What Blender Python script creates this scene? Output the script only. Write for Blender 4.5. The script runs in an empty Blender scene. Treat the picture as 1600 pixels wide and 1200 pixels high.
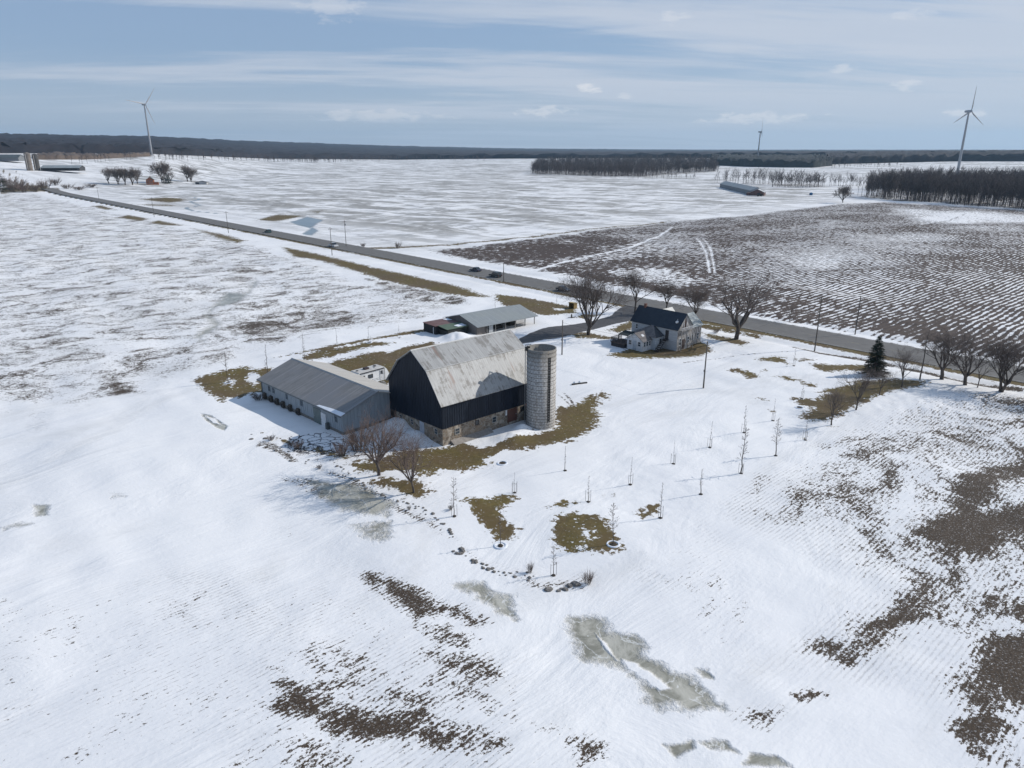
import bpy, math, random
import numpy as np
R = math.radians
C = bpy.context.scene.collection
scene = bpy.context.scene
# ------------------------------------------------------------------ camera
FPX, HC = 1110.0, 40.0                 # focal length in photo pixels (1600 wide), height of the drone
PITCH = math.atan(364 / FPX)
cam_d = bpy.data.cameras.new('camera'); cam = bpy.data.objects.new('camera', cam_d); C.objects.link(cam)
cam.location = (0, 0, HC); cam.rotation_euler = (math.pi / 2 - PITCH, 0, 0)
cam_d.sensor_fit = 'HORIZONTAL'; cam_d.sensor_width = 36; cam_d.lens = 36 * FPX / 1600
cam_d.clip_start = 0.5; cam_d.clip_end = 120000
scene.camera = cam
# ------------------------------------------------------------------ light
SUN_EL = R(33.5); SUN_DIR2 = (0.955, 0.297)          # direction towards the sun on the ground plane
world = bpy.data.worlds.new('World'); scene.world = world; world.use_nodes = True
sun_d = bpy.data.lights.new('sun', 'SUN'); sun = bpy.data.objects.new('sun', sun_d); C.objects.link(sun)
sun_d.energy = 3.7; sun_d.angle = R(0.6); sun_d.color = (1.0, 0.955, 0.89)
_az = math.atan2(SUN_DIR2[1], SUN_DIR2[0])
sun.rotation_euler = (math.pi / 2 - SUN_EL, 0, _az + math.pi / 2)
scene.view_settings.view_transform = 'Standard'; scene.view_settings.look = 'None'
scene.view_settings.exposure = 0.05; scene.view_settings.gamma = 1.0
scene.cycles.volume_bounces = 0; scene.cycles.max_bounces = 6
SKY_STRENGTH = 0.085

# ------------------------------------------------------------------ node helpers
class NT:
    def __init__(s, tree): s.t = tree; s.n = tree.nodes; s.l = tree.links
    def new(s, typ, **kw):
        n = s.n.new(typ)
        for k, v in kw.items(): setattr(n, k, v)
        return n
    def put(s, sock, v):
        if v is None: return
        if isinstance(v, bpy.types.NodeSocket): s.l.new(v, sock)
        else:
            if isinstance(v, (tuple, list)) and len(v) == 3 and sock.type == 'RGBA': v = (*v, 1)
            sock.default_value = v
    def math(s, op, a, b=None, c=None, clamp=False):
        n = s.new('ShaderNodeMath', operation=op); n.use_clamp = clamp
        s.put(n.inputs[0], a); s.put(n.inputs[1], b); s.put(n.inputs[2], c); return n.outputs[0]
    def vmath(s, op, a, b=None):
        n = s.new('ShaderNodeVectorMath', operation=op)
        s.put(n.inputs[0], a); s.put(n.inputs[1], b)
        return n.outputs['Value'] if op in ('DOT_PRODUCT', 'LENGTH') else n.outputs[0]
    def mix(s, f, a, b):
        n = s.new('ShaderNodeMix', data_type='RGBA'); n.clamp_factor = True
        s.put(n.inputs[0], f); s.put(n.inputs[6], a); s.put(n.inputs[7], b); return n.outputs[2]
    def step(s, v, lo, hi):
        n = s.new('ShaderNodeMapRange', interpolation_type='SMOOTHSTEP')
        s.put(n.inputs[0], v); n.inputs[1].default_value = lo; n.inputs[2].default_value = hi; return n.outputs[0]
    def noise(s, vec, scale=1.0, detail=3.0, rough=.55, dist=0.0):
        n = s.new('ShaderNodeTexNoise'); s.put(n.inputs['Vector'], vec)
        n.inputs['Scale'].default_value = scale; n.inputs['Detail'].default_value = detail
        n.inputs['Roughness'].default_value = rough; n.inputs['Distortion'].default_value = dist; return n.outputs[0]
    def comb(s, x=0., y=0., z=0.):
        n = s.new('ShaderNodeCombineXYZ')
        for i, v in enumerate((x, y, z)): s.put(n.inputs[i], v)
        return n.outputs[0]
    def sep(s, v):
        n = s.new('ShaderNodeSeparateXYZ'); s.put(n.inputs[0], v); return n.outputs

# ------------------------------------------------------------------ sky
def build_sky():
    w = NT(world.node_tree); w.n.clear()
    out = w.new('ShaderNodeOutputWorld'); bg = w.new('ShaderNodeBackground')
    sky = w.new('ShaderNodeTexSky', sky_type='NISHITA'); sky.sun_disc = False
    sky.sun_elevation = SUN_EL; sky.sun_rotation = math.pi / 2 - _az
    sky.altitude = 200; sky.air_density = 1.0; sky.dust_density = .3; sky.ozone_density = 1.2
    tc = w.new('ShaderNodeTexCoord'); d = w.vmath('NORMALIZE', tc.outputs['Generated'])
    x, y, z = w.sep(d)
    zz = w.math('MAXIMUM', z, 0.0)
    den = w.math('ADD', zz, 0.07)
    px = w.math('DIVIDE', x, den); py = w.math('DIVIDE', y, den)
    p = w.comb(px, py, 0.0)
    # thin high cloud drawn out in long east-west bands
    ps = w.comb(w.math('MULTIPLY', w.math('ADD', px, w.math('MULTIPLY', py, .25)), 0.16), w.math('MULTIPLY', w.math('SUBTRACT', py, w.math('MULTIPLY', px, .22)), 0.75), 3.3)
    big = w.noise(ps, 1.0, 5, .6, .4)
    ps2 = w.comb(w.math('MULTIPLY', px, 0.55), w.math('MULTIPLY', py, 1.9), 7.7)
    fine = w.noise(ps2, 1.0, 7, .62, .6)
    cov = w.math('ADD', w.math('MULTIPLY', big, .75), w.math('MULTIPLY', fine, .35))
    side = w.math('ADD', w.math('MULTIPLY', x, .17), w.math('MULTIPLY', z, -.32))
    cov = w.step(w.math('ADD', cov, side), .42, .62)
    cov = w.math('MULTIPLY_ADD', cov, .74, .16)
    cloudcol = w.mix(w.noise(ps2, .6, 5, .6), (7.6, 8.0, 8.9), (5.9, 6.7, 8.0))
    base = w.mix(.6, sky.outputs[0], (2.5, 4.2, 7.2)); col = w.mix(cov, base, cloudcol)
    col = w.mix(w.math('MULTIPLY', w.step(z, .12, .0), .55), col, (6.5, 7.2, 8.2))
    # low small cumulus puffs near the horizon
    az = w.math('ARCTAN2', x, y); el = w.math('ARCSINE', z)
    pv = w.comb(w.math('MULTIPLY', az, 42.), w.math('MULTIPLY', el, 130.), 1.3)
    n3 = w.noise(pv, 1.0, 6, .6, .3)
    puff = None
    for (a, e, sa, se, k) in ((5.8, 4.35, 1.1, .42, 1.0), (27.2, 4.2, 1.1, .42, .55), (2.4, 2.85, 2.6, .45, .75), (8.5, 3.9, .8, .3, .5), (23.0, 5.3, 1.0, .3, .5),
                              (31.0, 2.35, 1.4, .35, .8), (37.5, 9.4, 1.7, .55, .9), (-9.5, 2.5, 5.0, .5, .6), (18.0, 2.2, 4.6, .5, .8), (11.5, 9.0, 1.5, .6, .35), (26.5, 8.3, 1.6, .4, .35), (-13, 9.5, 2.4, .9, .35)):
        da = w.math('DIVIDE', w.math('SUBTRACT', az, R(a)), R(sa)); de = w.math('DIVIDE', w.math('SUBTRACT', el, R(e)), R(se))
        g = w.math('ADD', w.math('MULTIPLY', da, da), w.math('MULTIPLY', de, de))
        g = w.math('MULTIPLY', w.step(w.math('ADD', g, w.math('MULTIPLY_ADD', n3, 5.0, -2.3)), 1.15, 0.1), k)
        puff = g if puff is None else w.math('MAXIMUM', puff, g)
    col = w.mix(w.math('MULTIPLY', puff, .8), col, (9.6, 9.6, 9.9))
    w.put(bg.inputs[0], col); bg.inputs[1].default_value = SKY_STRENGTH
    w.l.new(bg.outputs[0], out.inputs[0])
build_sky()

# ------------------------------------------------------------------ terrain
RD = np.array([.671, -.741]); RD = RD / np.linalg.norm(RD); RN = np.array([-RD[1], RD[0]])   # along the road / across it, away from the farm
# table by bearing (photo column): far edge of the open fields and top of the wooded rise
TX  = [-900, 0, 240, 420, 620, 800, 1100, 1600, 2600]
TRE = [1450, 1500, 1650, 2300, 2600, 2600, 2600, 2600, 2600]
TYE = [239, 240, 241, 247.5, 248.5, 247, 246, 244, 244]
TRT = [3600, 3600, 4000, 5500, 6500, 8000, 9000, 9500, 9500]
TYT = [216, 217.5, 220, 226, 231.5, 235, 237, 237.5, 237.5]
def terr(x, y):
    x = np.asarray(x, float); y = np.asarray(y, float)
    r = np.hypot(x, y)
    col = 800 + FPX * np.tan(np.clip(np.arctan2(x, np.maximum(y, 1e-6)), -1.1, 1.1)) / .95
    col = np.where(y <= 0, np.where(x < 0, -900, 2600), col)
    f = lambda t: np.interp(col, TX, t)
    re, rt = f(TRE), f(TRT)
    ca_ = np.clip(np.where(y > 0, y, 0) / np.maximum(r, 1e-6), .6, 1); ze = HC - (f(TYE) - 236) / FPX * re * ca_; zt = HC - (f(TYT) - 236) / FPX * rt * ca_
    r0 = re * .52
    a = np.clip((r - r0) / (re - r0), 0, 1); a = a * a * (3 - 2 * a)
    b = np.clip((r - re) / (rt - re), 0, 1)
    return ze * a + (zt - ze) * b
def P(px, py, z=0.0):
    """point of the ground seen at a photo pixel, z above it"""
    a = (px - 800) / FPX; b = (py - 600) / FPX
    dz = -(math.sin(PITCH) + b * math.cos(PITCH)); dy = math.cos(PITCH) - b * math.sin(PITCH)
    t = (z - HC) / dz if dz < -1e-4 else 1e6
    if abs(dy * t) < 700 and dz < 0: return np.array([a * t, dy * t, float(z)])
    ts = np.linspace(100, 20000, 8000)
    h = HC + dz * ts - terr(a * ts, dy * ts) - z
    k = np.argmax(h < 0)
    t = ts[k] if h[k] < 0 else 8000
    return np.array([a * t, dy * t, float(terr(a * t, dy * t)) + z])
def hpx(px, py, dpx):
    """height in metres of dpx photo pixels at that ground point"""
    p = P(px, py); d = p[1] * math.cos(PITCH) - (p[2] - HC) * math.sin(PITCH)
    # solve for the height whose projection is dpx higher
    v0 = py - 600; v1 = v0 - dpx
    # vertical line at p: v = -(Y sin + Z cos)/d*f, d = Y cos - Z sin
    s, c = math.sin(PITCH), math.cos(PITCH); Y = p[1]; k = v1 / FPX
    Z = -(Y * s + k * Y * c) / (c - k * s)
    return Z + HC - p[2]
def px_width(px, py, w):
    p = P(px, py); return w * (p[1] * math.cos(PITCH) - (p[2] - HC) * math.sin(PITCH)) / FPX

def vnoise(x, y, seed=0):
    rs = np.random.RandomState(seed); T = rs.rand(256, 256)
    xi = np.floor(x).astype(int); yi = np.floor(y).astype(int); fx = x - xi; fy = y - yi
    fx = fx * fx * (3 - 2 * fx); fy = fy * fy * (3 - 2 * fy)
    a = T[xi & 255, yi & 255]; b = T[(xi + 1) & 255, yi & 255]; c = T[xi & 255, (yi + 1) & 255]; d = T[(xi + 1) & 255, (yi + 1) & 255]
    return (a * (1 - fx) + b * fx) * (1 - fy) + (c * (1 - fx) + d * fx) * fy

# ------------------------------------------------------------------ ground painting (outlines of bare soil, grass, ice and drifts, as photo pixels on the flat ground)
ROADP = (P(770, 432)[:2])       # a point of the road's centre line (refined below)
ca, cb = P(1250, 510.6)[:2], P(1250, 530.5)[:2]
RC = ((ca + cb) / 2) @ RN; RW = abs((ca - cb) @ RN) / 2          # centre line offset along RN, half width
_o = np.array([a for a in ((P(590, 398)[:2] @ RN), (P(225, 327)[:2] @ RN))])
POLY = {
 'grass': [
  (1, 1.2, [(546,731),(555,725),(600,721),(622,707),(665,701),(690,699),(712,692),(760,688),(800,676),(845,676),(868,668),(868,634),(885,635),(904,629),(912,622),(926,616),(933,623),(938,630),(928,638),(935,644),(937,652),(933,665),(918,678),(900,688),(835,703),(799,706),(775,726),(722,735),(685,738),(682,745),(662,747),(640,742),(607,741),(590,746),(562,741)]),
  (.75, 1.0, [(926,616),(940,612),(955,617),(950,625),(933,623)]),
  (.9, 1.0, [(578,751),(615,750),(630,756),(645,755),(665,762),(676,771),(662,782),(637,780),(612,774),(585,762)]),
  (.9, .8, [(712,787),(730,781),(762,776),(795,772),(810,779),(802,787),(787,797),(787,810),(807,825),(807,835),(780,847),(762,830),(745,812),(730,792)]),
  (.95, .8, [(867,807),(897,802),(920,804),(950,815),(957,830),(972,855),(955,861),(917,860),(880,860),(865,850),(864,825)]),
  (.8, .6, [(855,795),(877,782),(912,786),(900,791),(872,797)]), (.8, .5, [(944,775),(952,770),(960,770),(957,777)]),
  (.9, .7, [(993,803),(1012,787),(1030,787),(1034,800),(1005,808)]),
  (1, 1.2, [(944,555.6),(985,561.5),(1041,561),(1086,558),(1114,549),(1109,539),(1092,531),(1060,520),(1000,530),(975,548)]),
  (.95, 1.2, [(947,515),(987,498),(1000,505),(988,514),(969,521),(951,516)]),
  (.95, 1., [(1091,518),(1122,524),(1148,529),(1172,536),(1158,541),(1134,534),(1104,528)]),
  (1, 1.2, [(970,492),(1091,503),(1189,524),(1189,527),(1091,509),(985,498)]),
  (.95, 1., [(1184,563),(1204,558.6),(1226,560.6),(1228,567.5),(1235,576),(1217,570),(1185,567)]),
  (.9, 1., [(1237,565),(1258,561),(1277,565),(1254,567.5)]),
  (.95, 1., [(1264,570),(1287,571),(1320,570),(1360,571),(1375,582),(1320,580),(1297,585),(1276,580)]),
  (.85, 1., [(1127,580),(1152,578),(1182,585),(1189,591),(1169,595),(1158,587)]), (.8, 1., [(1185,584),(1195,578.5),(1202,582.6)]),
  (.9, 1., [(1208,590),(1230,591),(1252,599),(1276,604.6),(1266,608),(1251,601),(1224,596)]),
  (.85, .8, [(1180,622.5),(1199,622.5),(1206,628),(1189,628)]), (.75, .8, [(1198,639),(1217,643),(1207,643)]),
  (.98, 1.2, [(1239,623),(1273,624),(1292,617),(1275,616),(1286,611.5),(1320,606),(1345,597),(1400,592),(1450,596),(1445,604),(1400,614),(1380,620),(1350,633),(1325,645),(1290,658),(1266,657),(1250,650),(1268,636),(1251,633.5)]),
  (.8, .8, [(1285,662),(1309,666),(1300,668)]), (.75, .6, [(1247,682),(1270,683),(1258,686)]),
  (.95, 1.2, [(300,593),(321,584.5),(388,570),(395,577),(425,574),(430,591),(425,610),(393,614),(378,620),(338,622.5),(321,613)]),
  (.9, .8, [(430,560),(509,544),(609,525),(668,513),(672,519),(609,529),(530,545)]),
  (.92, 1., [(470,560),(511,544),(525,548),(571,538),(637,538),(583,545),(537,556),(509,562),(480,566)]),
  (.98, 1.2, [(523,565),(597,551),(677,534.6),(684,541),(650,560),(640,600),(560,600),(500,575)]),
  (.98, 1.2, [(773,459),(835,467),(900,480.6),(902,488.7),(850,494.4),(836,492),(822,487),(786,477),(775,470)]),
  (.95, 1., [(897,496),(910,490),(942,491),(915,497.5)]), (.8, .8, [(885,521),(920,520),(975,531),(900,530)]),
  (1, 2, [(440,385),(485,394),(560,412),(605,422),(680,439),(725,449.5),(767,465),(725,465),(687,458),(640,447),(597,437),(560,425),(498,407),(459,402)]),
  (.9, 2, [(80,312),(135,317),(110,314)]), (.9, 2.5, [(140,322),(160,321),(185,328),(165,328)]), (.9, 3, [(180,340),(200,335),(235,342),(220,346)]),
  (.95, 3, [(230,348),(247,344),(295,353),(255,352)]), (.95, 3, [(297,356),(350,366),(385,376),(370,380),(337,371)]),
  (.9, 5, [(215,311),(258,308),(292,309.5),(288,315),(262,317),(235,314)]), (.75, 5, [(200,318),(270,319),(285,323),(230,322)]),
  (.9, 3, [(398,344),(432,335),(477,337),(432,346)]), (.7, 3, [(482,329),(511,329),(495,335)]),
  (.85, 1.5, [(558,386.5),(620,385.5),(725,378.5),(800,371.5),(1050,344.5),(1050,346),(800,374),(725,381),(620,388.5),(575,389)]),
  (.7, .8, [(475,703),(500,700),(545,712),(555,722),(530,722),(490,712)]), (.85, .5, [(431,684),(447,688),(460,694),(455,698),(440,693)]), (.6, .6, [(400,672),(418,680),(412,683)]), (.8, .5, [(337,623),(352,622),(356,631),(342,630)]),
  (.8, 1., [(0,292),(60,288),(105,297),(60,301),(0,302)]),
 ],
 'grass_off': [(.55, 1.5, [(348,590),(362,588),(371,600),(365,605),(352,600)]), (1, .8, [(735,692),(760,684),(800,676),(818,672),(838,678),(800,689),(770,697),(745,702)]),
  (.5, 1.2, [(905,830),(925,826),(935,842),(912,846)]), (.8, 1., [(865,482),(884,482),(884,485),(867,485)]), (.8, .6, [(755,720),(790,704),(812,706),(780,724)]), (.9, .6, [(612,547),(633,541),(640,538),(628,545),(600,556)]), (1, 1., [(390,582),(405,585),(400,600),(388,595)])],
 'soil': [
  (.93, .8, [(566,893),(598,897),(640,912),(690,938),(720,945),(760,972),(735,975),(700,957),(672,962),(655,966),(630,945),(590,915)]),
  (.88, .7, [(650,975),(695,972),(722,985),(748,998),(728,1012),(700,1003),(672,990)]),
  (1, .9, [(436,1098),(463,1079),(487,1082),(529,1103),(597,1120),(659,1123),(714,1137),(762,1158),(780,1171),(728,1175),(659,1171),(590,1161),(515,1140),(470,1120)]),
  (.72, .8, [(415,1067),(453,1052),(470,1066),(440,1080)]), (.62, .8, [(418,1043),(440,1036),(446,1048),(430,1052)]),
  (.52, 1.4, [(470,1000),(542,998),(580,1022),(618,1058),(590,1070),(529,1045),(480,1020)]), (.72, .5, [(515,1030),(545,1030),(540,1042),(520,1042)]), (.75, .5, [(575,1042),(608,1050),(605,1062),(585,1058)]),
  (.6, 1.2, [(350,1198),(405,1169),(440,1140),(450,1160),(400,1198)]), (.62, 1.2, [(465,1175),(560,1168),(600,1205),(500,1215)]), (.48, 2., [(430,1100),(600,1170),(800,1180),(900,1200),(400,1260)]),
  (.75, .7, [(895,1157),(925,1155),(942,1165),(936,1190),(905,1200),(893,1180)]), (.45, 1.5, [(820,1130),(900,1140),(860,1160)]), (.62, .8, [(1143,1115),(1180,1106),(1225,1106),(1197,1137),(1150,1122)]),
  (.75, .6, [(1242,1086),(1265,1074),(1295,1080),(1250,1093)]), (.4, 2., [(600,990),(760,1000),(830,1060),(760,1090),(640,1040)]),
  (.43, 3, [(430,1000),(560,980),(640,1050),(800,1110),(700,1140),(420,1110)]),
  (1, 1.2, [(1490,745),(1527,724),(1600,718),(1660,722),(1660,747),(1564,752),(1545,794),(1600,790),(1660,800),(1640,820),(1564,827),(1555,864),(1499,873),(1466,859),(1433,832),(1480,794),(1480,771)]),
  (.85, 1., [(1387,922),(1424,878),(1461,885),(1499,890),(1480,920),(1447,948),(1405,976),(1354,1013),(1322,1028),(1340,998),(1387,957)]),
  (1, 1.1, [(1480,1051),(1517,1020),(1555,982),(1600,975),(1680,985),(1680,1110),(1583,1100),(1555,1144),(1531,1167),(1505,1139),(1520,1102),(1495,1079)]),
  (.82, .9, [(1512,976),(1540,918),(1580,915),(1545,955)]), (.85, .9, [(1560,950),(1600,920),(1680,920),(1680,970),(1600,970)]),
  (.56, .9, [(1242,1013),(1270,983),(1317,993),(1321,1027)]), (.72, 1., [(1275,697),(1317,680),(1350,687),(1289,705)]), (.7, 1., [(1480,715),(1530,700),(1510,716)]), (.66, 1.5, [(1540,650),(1700,655),(1700,690),(1580,668)]),
  (.44, 6., [(1130,800),(1200,735),(1290,680),(1390,640),(1480,606),(1760,620),(1900,1250),(1500,1280),(1450,1010),(1380,1045),(1230,1040),(1330,900),(1250,840)]),
  (.50, 3., [(1420,640),(1520,610),(1760,640),(1760,760),(1560,760),(1420,700)]), (.5, 2.5, [(1400,760),(1500,740),(1500,860),(1400,820)]),
  (.62, .9, [(1170,770),(1185,742),(1212,742),(1180,778)]), (.45, 1.5, [(1150,780),(1230,730),(1260,745),(1190,785)]),
  (.425, 9., [(-200,300),(60,302),(330,362),(430,385),(560,432),(740,470),(690,498),(520,530),(430,550),(380,565),(300,585),(220,610),(120,640),(-200,660)]),
  (.66, 1.5, [(21,552),(48,546),(80,557),(53,561)]), (.72, 1.5, [(153,600),(175,590),(205,592),(222,612),(173,614)]), (.55, 1.5, [(45,622),(62,620),(68,650),(58,668)]),
  (.60, 3., [(370,505),(420,485),(540,480),(600,495),(480,520),(430,545),(380,535)]), (.62, 2., [(560,430),(640,447),(730,467),(740,478),(640,470),(590,450)]),
  (.29, 8., [(-300,1300),(-100,900),(120,880),(560,860),(860,1000),(1000,1250)]), (.31, 5., [(960,860),(1100,800),(1200,900),(1240,1060),(1140,1120)]), (.22, 6., [(120,890),(300,880),(420,930),(420,1000),(230,1000)]), (.42, 1.2, [(262,940),(290,935),(296,952),(276,960)]), (.40, 1.2, [(440,825),(465,828),(468,842),(448,840)]),
  (.55, .5, [(400,690),(432,695),(470,722),(540,745),(600,780),(640,800),(690,820),(720,850),(760,880),(700,840),(640,812),(590,790),(520,745),(450,722),(400,700)]),
  (.5, .7, [(445,700),(520,700),(560,725),(520,735),(470,722)]), (.5, .7, [(440,750),(500,752),(540,770),(520,790),(470,770)]), (.5, 1, [(770,880),(850,905),(920,895),(910,915),(830,915)]),
  (.62, 8., [(1352,309),(1500,320),(1750,338),(1750,290),(1400,285)]), (.62, 12., [(830,272),(960,276),(1010,276),(1122,268),(1122,252),(838,253)]), (.5, 4., [(1205,291),(1285,292),(1285,287),(1205,287)]), (.60, 4., [(0,243),(240,240),(240,247),(130,249),(0,248)]),
 ],
 'ice': [
  (1, 1.3, [(887,960),(934,957),(951,970),(956,985),(996,987),(1007,1002),(1006,1019),(1030,1033),(1053,1047),(1081,1055),(1101,1070),(1115,1089),(1132,1106),(1101,1109),(1075,1118),(1058,1104),(1030,1110),(1013,1101),(1002,1070),(985,1055),(968,1041),(908,1030),(897,1002),(885,973)]),
  (1, 1.3, [(707,911),(737,906),(757,911),(772,925),(800,926),(806,967),(775,952),(745,930)]),
  (.95, .5, [(1036,1168),(1081,1162),(1085,1175),(1055,1190)]), (.95, .5, [(1092,1163),(1132,1158),(1157,1182),(1109,1174)]), (.95, .5, [(1160,1200),(1175,1180),(1214,1183),(1240,1205)]),
  (.62, 1., [(540,820),(615,812),(618,842),(592,853),(565,842)]), (.78, 1.2, [(476,752),(560,757),(622,788),(606,812),(530,800),(495,778)]),
  (.9, 2.6, [(352,456),(384,459),(400,434),(404,440),(380,470),(365,477),(341,479),(325,491),(347,504),(336,520),(315,528),(322,538),(302,530),(315,517),(331,510),(318,493),(333,476)]),
  (.95, .4, [(312,648),(330,652),(356,669),(352,676),(340,673),(322,660)]),
  (.85, .6, [(50,792),(80,792),(75,808),(55,811)]), (.6, 1.2, [(-20,828),(50,818),(60,822),(0,838)]), (.5, 1.2, [(160,775),(200,770),(205,782),(170,785)]),
  (1, 2., [(451,347),(480,339),(506,344),(488,355),(498,360),(487,368),(470,366),(485,357),(465,352)]),
  (.75, .4, [(1085,1040),(1108,1040),(1120,1060),(1098,1056)]),
 ],
 'ice_off': [(1, .4, [(973,1028),(996,1036),(1021,1053),(1048,1075),(1030,1079),(1002,1058),(982,1043)]), (1, .2, [(320,653),(335,658),(346,668),(334,664)]), (.9, .25, [(930,985),(945,1000),(965,1030),(955,1022),(935,996)])],
 'drive': [(1, .7, [(804,533),(827,521),(848,515),(893,507),(920,502),(955,493),(965,482),(985,475),(1010,486),(1000,498),(965,504),(930,514),(897,524),(883,527),(851,531),(815,539),(700,560),(690,552)])],
 'plow': [(1, 4., [(670,391),(800,377),(1040,347),(1170,336),(1300,320),(1380,316),(1500,322),(1700,336),(1900,350),(1900,620),(1640,574),(1480,543),(1350,517),(1235,503),(1100,476),(1000,452),(850,424),(735,406),(690,398)])],
 'plow_off': [(.72, 8, [(1395,327),(1520,330),(1640,340),(1640,346),(1500,349),(1440,345)]), (.30, 14, [(1180,420),(1250,385),(1400,362),(1470,368),(1400,395),(1320,425),(1230,440)]), (.5, 5, [(950,425),(1040,420),(1100,440),(1050,447),(980,440)]), (.2, 12, [(1240,440),(1400,430),(1430,470),(1300,480)]),
   (.45, 8, [(860,410),(1000,384),(1060,380),(960,402)])],
 'wheat': [(1, 40., [(150,305),(420,340),(600,384),(800,370),(1050,343),(1330,308),(1330,290),(1100,275),(830,262),(800,254),(300,252),(150,262)])],
}
LINES = [  # polylines of track marks: attribute, value, half width m, photo points
 ('plow', -1, .55, [(838,422),(870,412),(930,398),(985,387),(1030,368),(1052,354)]), ('plow', -.9, .35, [(1088,372),(1103,392),(1109,425)]), ('plow', -.9, .35, [(1098,372),(1111,390),(1117,425)]),
 ('plow', 1.2, .45, [(1362,411),(1412,427)]), ('plow', -1, .5, [(1440,350),(1480,343),(1508,332)]), ('plow', 1.2, .4, [(1443,352),(1483,345),(1511,333)]),
 ('ice', .95, 1.6, [(300,308),(314,311),(297,316),(314,321),(288,325),(303,330),(345,334)]),
 ('soil', .62, .3, [(862,608),(880,613),(892,625),(901,642)]), ('soil', .55, .25, [(866,612),(880,622),(892,634)]),
 ('soil', .7, .35, [(0,243.5),(120,243),(240,241)]), ('soil', .75, 5., [(1620,308),(1500,318),(1400,313),(1345,306)]),
 ('soil', 1.0, .95, [(1240,541),(1290,552),(1350,560),(1430,577),(1530,600),(1590,606)]), ('soil', .75, .25, [(1062,570),(1150,557),(1230,550)]) ,
]
def sdist(X, Y, pts):
    """signed distance to a polygon, positive inside"""
    n = len(pts); d2 = np.full(X.shape, 1e18); ins = np.zeros(X.shape, bool)
    for i in range(n):
        x0, y0 = pts[i]; x1, y1 = pts[(i + 1) % n]
        ex, ey = x1 - x0, y1 - y0; L = ex * ex + ey * ey + 1e-12
        t = np.clip(((X - x0) * ex + (Y - y0) * ey) / L, 0, 1)
        d2 = np.minimum(d2, (X - x0 - t * ex) ** 2 + (Y - y0 - t * ey) ** 2)
        c = ((y0 > Y) != (y1 > Y)); ins ^= c & (X < (x1 - x0) * (Y - y0) / (y1 - y0 + 1e-12) + x0)
    d = np.sqrt(d2); return np.where(ins, d, -d)
def ldist(X, Y, pts):
    d2 = np.full(X.shape, 1e18)
    for (x0, y0), (x1, y1) in zip(pts[:-1], pts[1:]):
        ex, ey = x1 - x0, y1 - y0; L = ex * ex + ey * ey + 1e-12
        t = np.clip(((X - x0) * ex + (Y - y0) * ey) / L, 0, 1)
        d2 = np.minimum(d2, (X - x0 - t * ex) ** 2 + (Y - y0 - t * ey) ** 2)
    return np.sqrt(d2)
SNOWBANKS = [(P(622,668), 1.5, 2.4), (P(648,684), .9, 2.0), (P(606,690), .7, 2.0), (P(800,686), .8, 2.2), (P(815,672), .9, 1.4), (P(715,530), 1.5, 3.2), (P(735,540), .9, 3.),
             (P(1500,640), .7, 9.), (P(1400,650), .4, 7.), (P(1000,780), .25, 8.)]
def height(x, y):
    z = terr(x, y)
    w = RD[0] * x + RD[1] * y; q = RN[0] * x + RN[1] * y
    rr_ = np.hypot(x, y); flat = np.clip((np.abs(q - RC) - 9 - rr_ * .03) / (8 + rr_ * .02), 0, 1) * np.clip((900 - np.hypot(x, y)) / 300, 0, 1)
    barn = np.clip((np.hypot(x + 8, y - 108) - 12) / 14, 0.15, 1); house = np.clip((np.hypot(x - 34, y - 150) - 9) / 8, .1, 1)
    n = (vnoise(w / 16 + 3, q / 9 + 7, 1) - .5) * .62 + (vnoise(w / 5 + 9, q / 3 + 1, 2) - .5) * .17 + (vnoise(x / 38, y / 30, 5) - .5) * .8
    z = z + n * flat * barn * house - .02
    for p, h, s in SNOWBANKS:
        z = z + h * np.exp(-((x - p[0]) ** 2 + (y - p[1]) ** 2) / (s * s)) * (.85 + .3 * vnoise(x / .9, y / .9, 4))
    ditch = np.exp(-((q - (RC - RW - 5.5)) / 1.6) ** 2) * .35 + np.exp(-((q - (RC + RW + 4.5)) / 1.6) ** 2) * .35
    return z - ditch * np.clip((330 - rr_) / 80, 0, 1)
def G(px, py):
    p = P(px, py); p[2] = float(height(np.array([p[0]]), np.array([p[1]]))[0]); return p

def grid_mesh(name, co, nr, nc, wrap=False):
    me = bpy.data.meshes.new(name)
    me.vertices.add(len(co)); me.vertices.foreach_set('co', np.asarray(co, np.float32).ravel())
    i = np.arange(nr - 1)[:, None] * nc; j = np.arange(nc if wrap else nc - 1)[None, :]; j1 = (j + 1) % nc
    f = np.stack([i + j, i + j1, i + nc + j1, i + nc + j], -1).reshape(-1, 4)
    me.loops.add(f.size); me.loops.foreach_set('vertex_index', f.astype(np.int32).ravel())
    me.polygons.add(len(f)); me.polygons.foreach_set('loop_start', np.arange(0, f.size, 4, dtype=np.int32))
    me.update(calc_edges=True); me.polygons.foreach_set('use_smooth', np.ones(len(f), bool)); me.validate(); return me

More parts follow.
